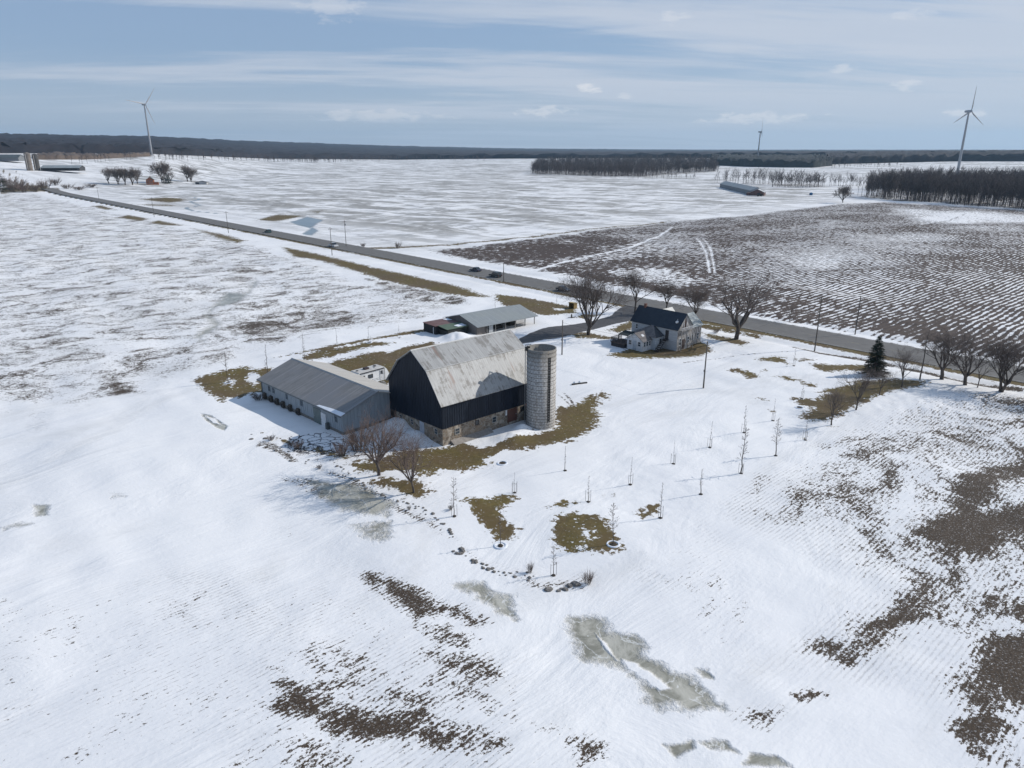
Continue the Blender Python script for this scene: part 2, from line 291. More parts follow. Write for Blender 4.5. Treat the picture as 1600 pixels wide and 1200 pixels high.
def ground_material():
    m = bpy.data.materials.new('snowy_ground'); m.use_nodes = True; w = NT(m.node_tree); w.n.clear()
    out = w.new('ShaderNodeOutputMaterial'); b = w.new('ShaderNodeBsdfPrincipled'); w.l.new(b.outputs[0], out.inputs[0])
    geo = w.new('ShaderNodeNewGeometry'); pos = geo.outputs['Position']
    a1 = w.new('ShaderNodeAttribute', attribute_name='cover_a'); a2 = w.new('ShaderNodeAttribute', attribute_name='cover_b')
    soil, grass, ice = w.sep(a1.outputs['Color']); drive = a1.outputs['Alpha']
    plow, wheat, crack_shade = w.sep(a2.outputs['Color']); 
    s = w.vmath('DOT_PRODUCT', pos, (RD[0], RD[1], 0)); t = w.vmath('DOT_PRODUCT', pos, (RN[0], RN[1], 0))
    # bare soil between rows (rows run across the road)
    v1 = w.comb(w.math('MULTIPLY', s, 2.6), w.math('MULTIPLY', t, .9), 0.)
    n1 = w.noise(v1, 1.0, 6, .68)
    v2 = w.comb(w.math('MULTIPLY', s, .15), w.math('MULTIPLY', t, .10), 4.)
    n2 = w.noise(v2, 1.0, 6, .66, 1.1)
    n0 = w.noise(w.comb(w.math('MULTIPLY', s, 5.2), w.math('MULTIPLY', t, 3.4), 1.), 1.0, 4, .7)
    row = w.math('SINE', w.math('MULTIPLY', w.math('ADD', s, w.math('MULTIPLY', w.noise(pos, .12, 2), .25)), 2 * math.pi / .46))
    k = w.math('MULTIPLY_ADD', n1, 1.9, -.95)
    k = w.math('ADD', k, w.math('MULTIPLY_ADD', n2, 1.9, -.95))
    k = w.math('ADD', k, w.math('MULTIPLY_ADD', n0, 1.7, -.85))
    k = w.math('MULTIPLY_ADD', w.math('MULTIPLY', row, w.step(w.vmath('LENGTH', pos), 170., 110.)), .075, k)
    sv = w.math('ADD', soil, w.math('MULTIPLY', k, w.math('MINIMUM', w.math('MULTIPLY', soil, 2.2), 1.0)))
    bare = w.step(sv, .50, .60)
    # ploughed field: clods and furrows
    v3 = w.comb(w.math('MULTIPLY', s, 1.0), w.math('MULTIPLY', t, .55), 2.)
    n3 = w.noise(v3, .62, 4, .72)
    n4 = w.noise(w.comb(w.math('MULTIPLY', s, .03), w.math('MULTIPLY', t, .02), 0.), 1.0, 5, .6, .3)
    wob = w.math('MULTIPLY_ADD', w.noise(pos, .05, 2), .5, 0.)
    fur = w.math('SINE', w.math('MULTIPLY', w.math('ADD', s, wob), 2 * math.pi / 1.55))
    zone = w.step(w.vmath('DOT_PRODUCT', pos, (1., .18, 0.)), 75., 150.)
    pk = w.math('ADD', w.math('MULTIPLY', w.math('SUBTRACT', n3, .5), 3.4), w.math('MULTIPLY', fur, w.math('MULTIPLY_ADD', zone, .42, .05)))
    pk = w.math('ADD', pk, w.math('MULTIPLY_ADD', n4, 1.7, -.85))
    pk = w.math('ADD', pk, w.math('MULTIPLY_ADD', plow, 1.10, -.22))
    pk = w.math('SUBTRACT', pk, w.math('MULTIPLY', w.step(plow, .25, .0), 2.))
    pbare = w.step(pk, .38, .70)
    # far stubble / winter wheat showing softly through thin snow
    v5 = w.comb(w.math('MULTIPLY', w.vmath('DOT_PRODUCT', pos, (.55, .83, 0.)), .030), w.math('MULTIPLY', w.vmath('DOT_PRODUCT', pos, (.83, -.55, 0.)), .010), 9.)
    n5 = w.noise(v5, 1.0, 7, .68, 1.6)
    n6 = w.noise(w.comb(w.math('MULTIPLY', s, .12), w.math('MULTIPLY', t, .035), 5.), 1.0, 5, .68)
    wk = w.math('ADD', w.math('MULTIPLY', n5, .62), w.math('MULTIPLY', n6, .42))
    wb = w.math('MULTIPLY', w.step(wk, .465, .57), w.math('MULTIPLY', wheat, .85))
    # grass
    ng = w.noise(pos, 1.3, 6, .7); ng2 = w.noise(pos, .22, 4, .6)
    gk = w.math('ADD', w.math('ADD', grass, w.math('MULTIPLY_ADD', ng, 2.3, -1.15)), w.math('MULTIPLY_ADD', ng2, .8, -.4))
    gm = w.math('MULTIPLY', w.step(gk, .47, .60), w.step(grass, .02, .2))
    ik = w.math('ADD', ice, w.math('MULTIPLY_ADD', w.noise(pos, .9, 6, .7), 1.1, -.55))
    im = w.math('MULTIPLY', w.step(ik, .30, .80), w.step(ice, .02, .25))
    ddk = w.math('ADD', drive, w.math('MULTIPLY_ADD', w.noise(pos, .8, 6, .7), .7, -.35))
    dm = w.step(ddk, .42, .6)
    # cracked snow and brush shadows painted as dark lines by the long shed
    vor = w.new('ShaderNodeTexVoronoi', feature='DISTANCE_TO_EDGE'); w.put(vor.inputs['Vector'], pos)
    vor.inputs['Scale'].default_value = .62; dn = w.new('ShaderNodeTexNoise'); dn.inputs['Scale'].default_value = .7; dn.inputs['Detail'].default_value = 4; w.put(dn.inputs['Vector'], pos); w.put(vor.inputs['Vector'], w.vmath('ADD', pos, w.vmath('MULTIPLY', dn.outputs['Color'], (2.4, 2.4, 0))))
    cm = w.math('MULTIPLY', w.step(vor.outputs['Distance'], .075, .02), w.step(w.math('ADD', crack_shade, w.math('MULTIPLY_ADD', ng, .8, -.4)), .4, .55))
    # colours
    nb = w.noise(pos, .035, 4, .6); nc = w.noise(pos, 7., 3, .6)
    snow = w.mix(w.step(nb, .35, .65), (.765, .762, .762), (.82, .812, .80))
    snow = w.mix(w.math('MULTIPLY', w.step(w.noise(w.comb(w.math('MULTIPLY', s, .05), w.math('MULTIPLY', t, .025), 2.), 1.0, 7, .68, 1.4), .50, .66), .55), snow, (.655, .65, .64))
    snow = w.mix(w.math('MULTIPLY', nc, .08), snow, (.62, .64, .68))
    field = w.step(soil, .12, .22)
    thin = w.math('MULTIPLY', w.step(w.noise(pos, .045, 6, .65, .6), .44, .66), w.step(w.math('ADD', w.noise(w.comb(w.math('MULTIPLY', s, 3.), w.math('MULTIPLY', t, 1.1), 5.), 1.0, 5, .75), w.math('MULTIPLY', row, .10)), .50, .66))
    snow = w.mix(w.math('MULTIPLY', w.math('MULTIPLY', thin, field), .42), snow, (.40, .39, .38))
    drift = w.noise(w.comb(w.math('MULTIPLY', s, .10), w.math('MULTIPLY', t, .035), 8.), 1.0, 6, .6, 1.2)
    soilc = w.mix(w.step(n0, .3, .7), (.022, .017, .014), (.090, .064, .043)); soilc = w.mix(w.math('MULTIPLY', w.noise(pos, .6, 3), .6), soilc, (.070, .050, .033)); soilc = w.mix(w.math('MULTIPLY', w.step(w.noise(pos, 5.5, 4, .7), .56, .66), .42), soilc, snow)
    plowc = w.mix(n3, (.036, .027, .024), (.098, .071, .057))
    grassc = w.mix(w.step(ng, .3, .7), (.080, .064, .019), (.160, .122, .042)); grassc = w.mix(w.step(ng2, .35, .65), grassc, (.118, .084, .036)); grassc = w.mix(w.math('MULTIPLY', w.step(w.noise(pos, .07, 3), .4, .65), .5), grassc, (.105, .075, .050))
    icec = w.mix(w.step(w.noise(pos, .30, 6, .72, 1.0), .36, .62), (.23, .222, .18), (.46, .445, .385))
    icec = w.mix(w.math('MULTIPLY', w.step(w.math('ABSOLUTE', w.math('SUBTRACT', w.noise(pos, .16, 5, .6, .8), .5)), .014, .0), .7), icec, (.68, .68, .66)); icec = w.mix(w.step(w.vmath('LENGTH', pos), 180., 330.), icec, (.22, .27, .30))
    wheatc = w.mix(w.step(n6, .4, .6), (.13, .122, .105), (.32, .31, .29))
    drivec = w.mix(w.noise(pos, .9, 6, .7), (.045, .045, .05), (.12, .118, .118))
    col = w.mix(wb, snow, wheatc)
    rl = w.math('MULTIPLY', w.step(row, .72, .98), w.step(w.noise(w.comb(w.math('MULTIPLY', s, 4.), w.math('MULTIPLY', t, 1.0), 3.), 1.0, 5, .75), .50, .60))
    rl = w.math('MULTIPLY', w.math('MULTIPLY', rl, w.step(w.noise(pos, .05, 4, .6), .40, .60)), w.step(soil, .20, .34))
    col = w.mix(w.math('MULTIPLY', rl, .75), col, (.12, .105, .095))
    col = w.mix(bare, col, soilc); col = w.mix(pbare, col, plowc); col = w.mix(im, col, icec); col = w.mix(gm, col, grassc)
    col = w.mix(w.math('MULTIPLY', w.step(w.noise(pos, 2.6, 5, .7), .60, .70), w.math('MULTIPLY', gm, .55)), col, snow)
    col = w.mix(cm, col, (.05, .05, .06)); col = w.mix(dm, col, drivec)
    w.put(b.inputs['Base Color'], col)
    w.put(b.inputs['Roughness'], w.math('SUBTRACT', .85, w.math('MULTIPLY', im, .5)))
    b.inputs['Specular IOR Level'].default_value = .25
    # relief
    hgt = w.math('MULTIPLY', bare, w.math('MULTIPLY_ADD', n0, .10, -.10))
    hgt = w.math('ADD', hgt, w.math('MULTIPLY', w.noise(w.comb(w.math('MULTIPLY', s, .5), w.math('MULTIPLY', t, .25), 0.), 1.0, 6, .6), .10))
    hgt = w.math('ADD', hgt, w.math('MULTIPLY', w.noise(pos, 2.5, 4, .6), .05))
    hgt = w.math('ADD', hgt, w.math('MULTIPLY', drift, .85))
    hgt = w.math('ADD', hgt, w.math('MULTIPLY', w.math('MULTIPLY', thin, field), -.05))
    hgt = w.math('ADD', hgt, w.math('MULTIPLY', w.math('MULTIPLY', plow, w.math('ADD', n3, w.math('MULTIPLY', fur, .25))), .30))
    hgt = w.math('MULTIPLY_ADD', w.math('MULTIPLY', row, w.math('MULTIPLY', field, w.noise(pos, .09, 3))), .004, hgt)
    hgt = w.math('MULTIPLY', hgt, w.math('SUBTRACT', 1., w.math('MULTIPLY', im, .85)))
    bp = w.new('ShaderNodeBump'); bp.inputs['Strength'].default_value = .55; bp.inputs['Distance'].default_value = 1.0
    w.put(bp.inputs['Height'], hgt); w.l.new(bp.outputs[0], b.inputs['Normal'])
    return m

def build_ground():
    az = np.concatenate([np.arange(-180, -60, 3.), np.arange(-60, -41, .5), np.arange(-41, 41, .095), np.arange(41, 60, .5), np.arange(60, 180, 3.)]) * math.pi / 180
    dep = np.concatenate([np.arange(84, 58, -2.), np.arange(58, 1.25, -.075)])
    rr = HC / np.tan(np.radians(dep)); rr = np.concatenate([rr, np.geomspace(rr[-1] * 1.02, 15500, 70)])
    A, Q = np.meshgrid(az, rr); X = (Q * np.sin(A)).ravel(); Y = (Q * np.cos(A)).ravel()
    cover = {k: np.zeros(len(X), np.float32) for k in ('soil', 'grass', 'ice', 'drive', 'plow', 'wheat', 'crack_shade')}
    def sel(pts, pad):
        p = np.array(pts); return np.where((X > p[:, 0].min() - pad) & (X < p[:, 0].max() + pad) & (Y > p[:, 1].min() - pad) & (Y < p[:, 1].max() + pad))[0]
    order = ['soil', 'grass', 'grass_off', 'ice', 'ice_off', 'drive', 'plow', 'plow_off', 'wheat']
    for k in order:
        off = k.endswith('_off'); key = k.replace('_off', '')
        for val, soft, px in POLY[k]:
            bias = .5
            if k == 'soil' and soft < 2: soft *= 1.8; bias = .60
            if k == 'grass': soft *= 1.4
            pts = [tuple(P(*q)[:2]) for q in px]; ix = sel(pts, soft * 1.5)
            if not len(ix): continue
            d = sdist(X[ix], Y[ix], pts); v = np.clip(d / soft * .5 + bias, 0, 1) * val
            c = cover[key]
            c[ix] = c[ix] * (1 - v) if off else np.maximum(c[ix], v)
    for key, val, hw, px in LINES:
        pts = [tuple(P(*q)[:2]) for q in px]; ix = sel(pts, hw * 3); d = ldist(X[ix], Y[ix], pts)
        v = np.clip(1.5 - d / hw * .5 - .5, 0, 1); c = cover[key]
        c[ix] = np.where(val < 0, c[ix] * (1 - v * -val), np.maximum(c[ix], v * val))
    q = RN[0] * X + RN[1] * Y; w_ = RD[0] * X + RD[1] * Y
    on = (np.hypot(X, Y) < 1200) & (Y > 0)
    ln = vnoise(w_ / 11., q * 0, 8)
    shoulder = np.clip(1.3 - np.abs(q - (RC - RW - 1.0)) / (1.0 + 1.0 * ln) * .8, 0, 1) * on
    cover['grass'] = np.maximum(cover['grass'], shoulder * .95)
    sh2 = np.clip(1.2 - np.abs(q - (RC + RW + .3)) / .7, 0, 1) * on; cover['soil'] = np.maximum(cover['soil'], sh2 * .7)
    pts = [tuple(P(*a)[:2]) for a in [(450,684),(505,676),(540,686),(572,695),(572,718),(520,716),(450,708)]]
    ix = sel(pts, 2); cover['crack_shade'][ix] = np.clip(sdist(X[ix], Y[ix], pts) / 1.5 + .5, 0, 1)
    # far open country: a little bare ground everywhere
    r = np.hypot(X, Y); far = np.clip((r - 900) / 500, 0, 1) * np.clip((5000 - r) / 1000, 0, 1)
    cover['wheat'] = np.maximum(cover['wheat'], far * .8)
    me = grid_mesh('ground', np.stack([X, Y, height(X, Y)], 1), len(rr), len(az), wrap=True)
    for nm, ks in (('cover_a', ('soil', 'grass', 'ice', 'drive')), ('cover_b', ('plow', 'wheat', 'crack_shade', 'crack_shade'))):
        at = me.attributes.new(nm, 'FLOAT_COLOR', 'POINT')
        at.data.foreach_set('color', np.stack([cover[k] for k in ks], 1).astype(np.float32).ravel())
    me.materials.append(ground_material())
    o = bpy.data.objects.new('ground', me); C.objects.link(o); o['kind'] = 'structure'
    return o
build_ground()

# ------------------------------------------------------------------ materials
MATS = {}
def mat(name, col, rough=.75, col2=None, scale=1.5, stretch=(1, 1, 1), metal=0., bump=0., lo=.35, hi=.65, spec=.4, detail=5, coords='Object'):
    if name in MATS: return MATS[name]
    m = bpy.data.materials.new(name); m.use_nodes = True; w = NT(m.node_tree); b = w.n['Principled BSDF']
    b.inputs['Roughness'].default_value = rough; b.inputs['Metallic'].default_value = metal; b.inputs['Specular IOR Level'].default_value = spec
    tc = w.new('ShaderNodeTexCoord'); mp = w.new('ShaderNodeMapping'); w.l.new(tc.outputs[coords], mp.inputs[0]); mp.inputs['Scale'].default_value = stretch
    n = w.noise(mp.outputs[0], scale, detail, .62)
    c2 = col2 or tuple(c * .78 for c in col)
    w.put(b.inputs['Base Color'], w.mix(w.step(n, lo, hi), col, c2))
    if bump:
        bp = w.new('ShaderNodeBump'); bp.inputs['Strength'].default_value = .6; bp.inputs['Distance'].default_value = bump
        w.l.new(n, bp.inputs['Height']); w.l.new(bp.outputs[0], b.inputs['Normal'])
    MATS[name] = m; return m
def glass(name='window_glass', col=(.02, .028, .035)):
    return mat(name, col, .12, tuple(c * 1.6 for c in col), 1.2, spec=.6)
M = {
 'bark': mat('tree_bark', (.120, .100, .085), .9, (.065, .054, .048), 3, (1, 1, .3)),
 'twig': mat('twigs', (.165, .135, .118), .9, (.11, .088, .080), 1.5),
 'twig_red': mat('reddish_twigs', (.175, .130, .112), .9, (.125, .092, .080), 1.5),
 'wood': mat('weathered_pole_wood', (.13, .115, .10), .9, (.085, .075, .065), 4, (1, 1, .15)),
 'spruce': mat('spruce_needles', (.014, .027, .018), .9, (.028, .042, .026), 2.5),
 'forest': mat('forest_twigs', (.105, .088, .086), .95, (.062, .053, .056), .12),
 'navy': mat('dark_navy_steel_siding', (.010, .015, .025), .5, (.016, .022, .034), .8, (1, 1, .25), spec=.22),
 'white': mat('white_trim', (.68, .69, .70), .6, (.55, .56, .57)),
 'snowcap': mat('settled_snow', (.76, .79, .83), .8, (.70, .73, .78), 1.2),
 'steel': mat('galvanised_steel', (.42, .43, .43), .45, (.30, .31, .32), 2, metal=.4),
 'black': mat('black_rubber', (.012, .012, .013), .8), 'rock': mat('fieldstone', (.24, .225, .21), .9, (.09, .08, .07), 2.5, bump=.1),
 'mulch': mat('dark_mulch', (.035, .028, .022), .95, (.06, .048, .036), 6),
}
def roof_material():
    m = bpy.data.materials.new('weathered_barn_roof'); m.use_nodes = True; w = NT(m.node_tree); b = w.n['Principled BSDF']
    tc = w.new('ShaderNodeTexCoord'); x, y, z = w.sep(tc.outputs['Object'])
    h = w.math('ADD', y, w.math('MULTIPLY', z, -1.2))
    v = w.comb(w.math('MULTIPLY', x, 2.6), w.math('MULTIPLY', h, .38), 0.)
    n = w.noise(v, 1.0, 6, .72); big = w.step(w.noise(w.comb(w.math('MULTIPLY', x, .45), w.math('MULTIPLY', z, .6), 1.), 1.0, 5, .7), .32, .68)
    k = w.math('ADD', w.math('MULTIPLY', n, .92), w.math('MULTIPLY', big, .32))
    c = w.mix(w.step(w.noise(v, 2.3, 5, .7), .3, .7), (.41, .41, .40), (.27, .268, .26))
    c = w.mix(w.math('MULTIPLY', w.step(k, .60, .80), .72), c, (.13, .118, .102))
    c = w.mix(w.math('MULTIPLY', w.step(w.noise(w.comb(w.math('MULTIPLY', x, .8), w.math('MULTIPLY', h, .3), 8.), 1.0, 3, .5), .64, .70), .6), c, (.21, .13, .10))
    sheet = w.math('ABSOLUTE', w.math('SUBTRACT', w.math('FRACT', w.math('DIVIDE', x, .76)), .5))
    c = w.mix(w.math('MULTIPLY', w.step(sheet, .46, .495), .4), c, (.24, .23, .21))
    w.put(b.inputs['Base Color'], c); b.inputs['Roughness'].default_value = .6; b.inputs['Metallic'].default_value = .15
    wv = w.math('SINE', w.math('MULTIPLY', x, 2 * math.pi / .19)); bp = w.new('ShaderNodeBump'); bp.inputs['Strength'].default_value = .25; bp.inputs['Distance'].default_value = .02
    w.put(bp.inputs['Height'], wv); w.l.new(bp.outputs[0], b.inputs['Normal']); return m
def stone_material():
    m = bpy.data.materials.new('fieldstone_masonry'); m.use_nodes = True; w = NT(m.node_tree); b = w.n['Principled BSDF']
    tc = w.new('ShaderNodeTexCoord'); p = tc.outputs['Object']
    vo = w.new('ShaderNodeTexVoronoi'); w.put(vo.inputs['Vector'], p); vo.inputs['Scale'].default_value = 1.9
    v2 = w.new('ShaderNodeTexVoronoi', feature='DISTANCE_TO_EDGE'); w.put(v2.inputs['Vector'], p); v2.inputs['Scale'].default_value = 1.9
    r, g, bb = w.sep(vo.outputs['Color'])
    c = w.mix(r, (.235, .18, .125), (.13, .10, .075)); c = w.mix(w.step(g, .6, .9), c, (.38, .33, .27))
    c = w.mix(w.step(v2.outputs['Distance'], .09, .03), c, (.26, .235, .20)); c = w.mix(w.step(w.noise(p, .5, 4, .6), .5, .7), c, (.22, .17, .125))
    w.put(b.inputs['Base Color'], c); b.inputs['Roughness'].default_value = .9
    bp = w.new('ShaderNodeBump'); bp.inputs['Strength'].default_value = .7; bp.inputs['Distance'].default_value = .12; w.put(bp.inputs['Height'], v2.outputs['Distance']); w.l.new(bp.outputs[0], b.inputs['Normal'])
    return m
def stave_material():
    m = bpy.data.materials.new('silo_concrete_staves'); m.use_nodes = True; w = NT(m.node_tree); b = w.n['Principled BSDF']
    tc = w.new('ShaderNodeTexCoord'); x, y, z = w.sep(tc.outputs['Object'])
    a = w.math('MULTIPLY', w.math('ARCTAN2', y, x), 2.21)
    col = w.math('DIVIDE', a, .25); ci = w.math('FLOOR', col)
    row = w.math('ADD', w.math('DIVIDE', z, .60), w.math('MULTIPLY', w.math('MODULO', ci, 2.), .5))
    fc = w.math('ABSOLUTE', w.math('SUBTRACT', w.math('FRACT', col), .5)); fr = w.math('ABSOLUTE', w.math('SUBTRACT', w.math('FRACT', row), .5))
    joint = w.math('MAXIMUM', w.step(fc, .40, .48), w.step(fr, .42, .48))
    wn = w.new('ShaderNodeTexWhiteNoise', noise_dimensions='2D'); w.put(wn.inputs['Vector'], w.comb(ci, w.math('FLOOR', row), 0.))
    p = w.comb(a, 0., z); n = w.noise(p, 2.4, 6, .72)
    c = w.mix(wn.outputs[0], (.43, .41, .38), (.58, .56, .53)); c = w.mix(w.step(n, .50, .66), c, (.26, .25, .235))
    c = w.mix(w.math('MULTIPLY', joint, .7), c, (.15, .145, .14)); c = w.mix(w.math('MULTIPLY', w.step(w.noise(p, 3.6, 5, .75), .50, .62), .6), c, (.20, .195, .19))
    c = w.mix(w.math('MULTIPLY', w.step(z, 9.6, 12.2), .8), c, (.19, .175, .15))
    c = w.mix(w.math('MULTIPLY', w.step(w.noise(w.comb(w.math('MULTIPLY', a, 2.2), 0., w.math('MULTIPLY', z, .12)), 1.0, 4, .6), .58, .72), .5), c, (.24, .18, .13))
    w.put(b.inputs['Base Color'], c); b.inputs['Roughness'].default_value = .9
    bp = w.new('ShaderNodeBump'); bp.inputs['Strength'].default_value = .5; bp.inputs['Distance'].default_value = .05; w.put(bp.inputs['Height'], w.math('SUBTRACT', 1., joint)); w.l.new(bp.outputs[0], b.inputs['Normal'])
    return m
def sheetroof(name, c1, c2, c3, axis=1, period=.9):
    """painted or galvanised sheets with seams, weather streaks running down the slope"""
    m = bpy.data.materials.new(name); m.use_nodes = True; w = NT(m.node_tree); b = w.n['Principled BSDF']
    tc = w.new('ShaderNodeTexCoord'); xyz = w.sep(tc.outputs['Object']); al = xyz[axis]; ac = xyz[1 - axis]
    v = w.comb(w.math('MULTIPLY', al, 1.6), w.math('MULTIPLY', ac, .28), 0.)
    n = w.noise(v, 1.0, 6, .7); g = w.noise(tc.outputs['Object'], .16, 4, .6)
    c = w.mix(w.step(n, .3, .7), c1, c2); c = w.mix(w.step(g, .45, .65), c, c3)
    s = w.math('ABSOLUTE', w.math('SUBTRACT', w.math('FRACT', w.math('DIVIDE', al, period)), .5))
    c = w.mix(w.math('MULTIPLY', w.step(s, .455, .49), .35), c, tuple(k * 1.5 for k in c1))
    w.put(b.inputs['Base Color'], c); b.inputs['Roughness'].default_value = .62
    wv = w.math('SINE', w.math('MULTIPLY', al, 2 * math.pi / .3)); bp = w.new('ShaderNodeBump'); bp.inputs['Strength'].default_value = .3; bp.inputs['Distance'].default_value = .02
    w.put(bp.inputs['Height'], wv); w.l.new(bp.outputs[0], b.inputs['Normal']); return m

# ------------------------------------------------------------------ mesh helpers
class MB:
    """collects boxes, prisms and tubes and links them as one mesh object"""
    def __init__(s): s.v = []; s.f = []
    def add(s, v, f):
        o = len(s.v); s.v += [tuple(map(float, p)) for p in v]; s.f += [tuple(i + o for i in q) for q in f]; return s
    def box(s, x0, x1, y0, y1, z0, z1):
        return s.add([(x0,y0,z0),(x1,y0,z0),(x1,y1,z0),(x0,y1,z0),(x0,y0,z1),(x1,y0,z1),(x1,y1,z1),(x0,y1,z1)],
                     [(0,3,2,1),(4,5,6,7),(0,1,5,4),(1,2,6,5),(2,3,7,6),(3,0,4,7)])
    def prism(s, poly, a0, a1, axis='x'):
        """closed polygon (p,q) extruded from a0 to a1 along an axis; for 'x' (p,q)=(y,z), 'y' (x,z), 'z' (x,y)"""
        n = len(poly)
        mk = {'x': lambda p, q, a: (a, p, q), 'y': lambda p, q, a: (p, a, q), 'z': lambda p, q, a: (p, q, a)}[axis]
        v = [mk(p, q, a0) for p, q in poly] + [mk(p, q, a1) for p, q in poly]
        f = [tuple(range(n))[::-1], tuple(range(n, 2 * n))] + [(i, (i + 1) % n, n + (i + 1) % n, n + i) for i in range(n)]
        return s.add(v, f)
    def tube(s, p0, p1, r0, r1=None, n=8, cap=True):
        r1 = r0 if r1 is None else r1; p0 = np.array(p0, float); p1 = np.array(p1, float); d = p1 - p0; d /= np.linalg.norm(d) + 1e-9
        a = np.cross(d, (0, 0, 1) if abs(d[2]) < .9 else (1, 0, 0)); a /= np.linalg.norm(a); b = np.cross(d, a)
        v = [p0 + r0 * (math.cos(t) * a + math.sin(t) * b) for t in np.arange(n) * 2 * math.pi / n] + [p1 + r1 * (math.cos(t) * a + math.sin(t) * b) for t in np.arange(n) * 2 * math.pi / n]
        f = [(i, (i + 1) % n, n + (i + 1) % n, n + i) for i in range(n)]
        if cap: f += [tuple(range(n))[::-1], tuple(range(n, 2 * n))]
        return s.add(v, f)
    def slab(s, pts, th):
        """flat sheet through coplanar points, th thick downwards"""
        n = len(pts); v = list(pts) + [(p[0], p[1], p[2] - th) for p in pts]
        return s.add(v, [tuple(range(n)), tuple(range(n, 2 * n))[::-1]] + [(i, n + i, n + (i + 1) % n, (i + 1) % n) for i in range(n)])
    def mesh(s, name):
        me = bpy.data.meshes.new(name); me.from_pydata(s.v, [], s.f); me.update()
        import bmesh
        b = bmesh.new(); b.from_mesh(me); bmesh.ops.recalc_face_normals(b, faces=b.faces); b.to_mesh(me); b.free(); return me
    def build(s, name, m, parent=None):
        me = s.mesh(name); me.materials.append(m); o = bpy.data.objects.new(name, me); C.objects.link(o); o.parent = parent; return o
def tag(o, label=None, cat=None, group=None, kind=None):
    if label: o['label'] = label
    if cat: o['category'] = cat
    if group: o['group'] = group
    if kind: o['kind'] = kind
    return o
def thing(name, label, cat, loc=(0, 0, 0), rz=0., group=None):
    o = bpy.data.objects.new(name, None); C.objects.link(o); o.empty_display_size = .3
    o.location = tuple(map(float, loc)); o.rotation_euler = (0, 0, rz); return tag(o, label, cat, group)
def copy_tree(o, loc, rz, sc=1.0, label=None, group=None):
    def rec(a, parent):
        c = a.copy(); C.objects.link(c); c.parent = parent
        for ch in list(a.children): rec(ch, c)
        return c
    c = rec(o, None); c.location = tuple(map(float, loc)); c.rotation_euler = (0, 0, rz)
    c.scale = (sc,) * 3 if not isinstance(sc, tuple) else sc
    if label: c['label'] = label
    if group: c['group'] = group
    elif 'group' in c: del c['group']
    return c

# ------------------------------------------------------------------ the road
def road_strip(name, q0, q1, dz, m, w0=-900., w1=260., dash=None, kind='structure', parent=None):
    ws = np.concatenate([np.arange(w0, w1, 6.), [w1]]); co = []; fs = []
    def xy(w, q): return RD * w + RN * q
    if dash:
        a = w0
        while a < w1:
            i = len(co)
            for ww, qq in ((a, q0), (a + dash[0], q0), (a + dash[0], q1), (a, q1)):
                p = xy(ww, qq); co.append((p[0], p[1], float(terr(*p)) + dz))
            fs.append((i, i + 1, i + 2, i + 3)); a += dash[0] + dash[1]
    else:
        for ww in ws:
            for qq in (q0, q1):
                p = xy(ww, qq); co.append((p[0], p[1], float(terr(*p)) + dz + max(0, math.hypot(*p) - 220) * .0011))
        fs = [(2 * i, 2 * i + 2, 2 * i + 3, 2 * i + 1) for i in range(len(ws) - 1)]
    me = bpy.data.meshes.new(name); me.from_pydata(co, [], fs); me.update(); me.materials.append(m)
    o = bpy.data.objects.new(name, me); C.objects.link(o); o['kind'] = kind; return o
asph = mat('worn_asphalt', (.165, .158, .148), .9, (.125, .120, .114), .5, (1, 1, 1), lo=.3, hi=.7)
road_strip('road', RC - RW, RC + RW, .06, asph)
lm = mat('faded_road_paint', (.42, .42, .41), .8, (.22, .215, .20), 1.2, lo=.4, hi=.6); ym = mat('faded_yellow_paint', (.28, .25, .15), .8, (.17, .16, .13), 1.2)
wheel = mat('worn_wheel_tracks', (.135, .13, .125), .9, (.15, .145, .138), .3)
for qq in (-2.6, -1.0, 1.2, 2.8): road_strip('road', RC + qq - .35, RC + qq + .35, .064, wheel)
road_strip('road_marking', RC - RW + .55, RC - RW + .70, .07, lm); road_strip('road_marking', RC + RW - .70, RC + RW - .55, .07, lm)
road_strip('road_marking', RC - .07, RC + .07, .07, ym, dash=(3., 6.))

# ------------------------------------------------------------------ windows and doors on a wall
def window(parent, wall, a, z, w=.8, h=1.0, frame=None, pane=None, name='window', mullion=True):
    """wall = ('x', x0, -1): wall plane at x=x0 facing -x; a is the centre along the other axis"""
    ax, at, sg = wall; f = MB(); t = .05; d0, d1 = sorted((at + sg * .012, at + sg * .07))
    def bx(mb, a0, a1, z0, z1, e0, e1):
        e0, e1 = sorted((e0, e1)); return mb.box(e0, e1, a0, a1, z0, z1) if ax == 'x' else mb.box(a0, a1, e0, e1, z0, z1)
    b = .07
    for a0, a1, z0, z1 in ((a - w/2, a + w/2, z + h - b, z + h), (a - w/2, a + w/2, z, z + b), (a - w/2, a - w/2 + b, z + b, z + h - b), (a + w/2 - b, a + w/2, z + b, z + h - b)): bx(f, a0, a1, z0, z1, d0, d1)
    if mullion: bx(f, a - w/2 + b, a + w/2 - b, z + h * .5 - .02, z + h * .5 + .02, d0, d1)
    fr = f.build(name, frame or M['white'], parent)
    p = MB(); bx(p, a - w/2 + b, a + w/2 - b, z + b, z + h - b, at + sg * .008, at + sg * .03); p.build('pane', pane or glass(), fr)
    return fr
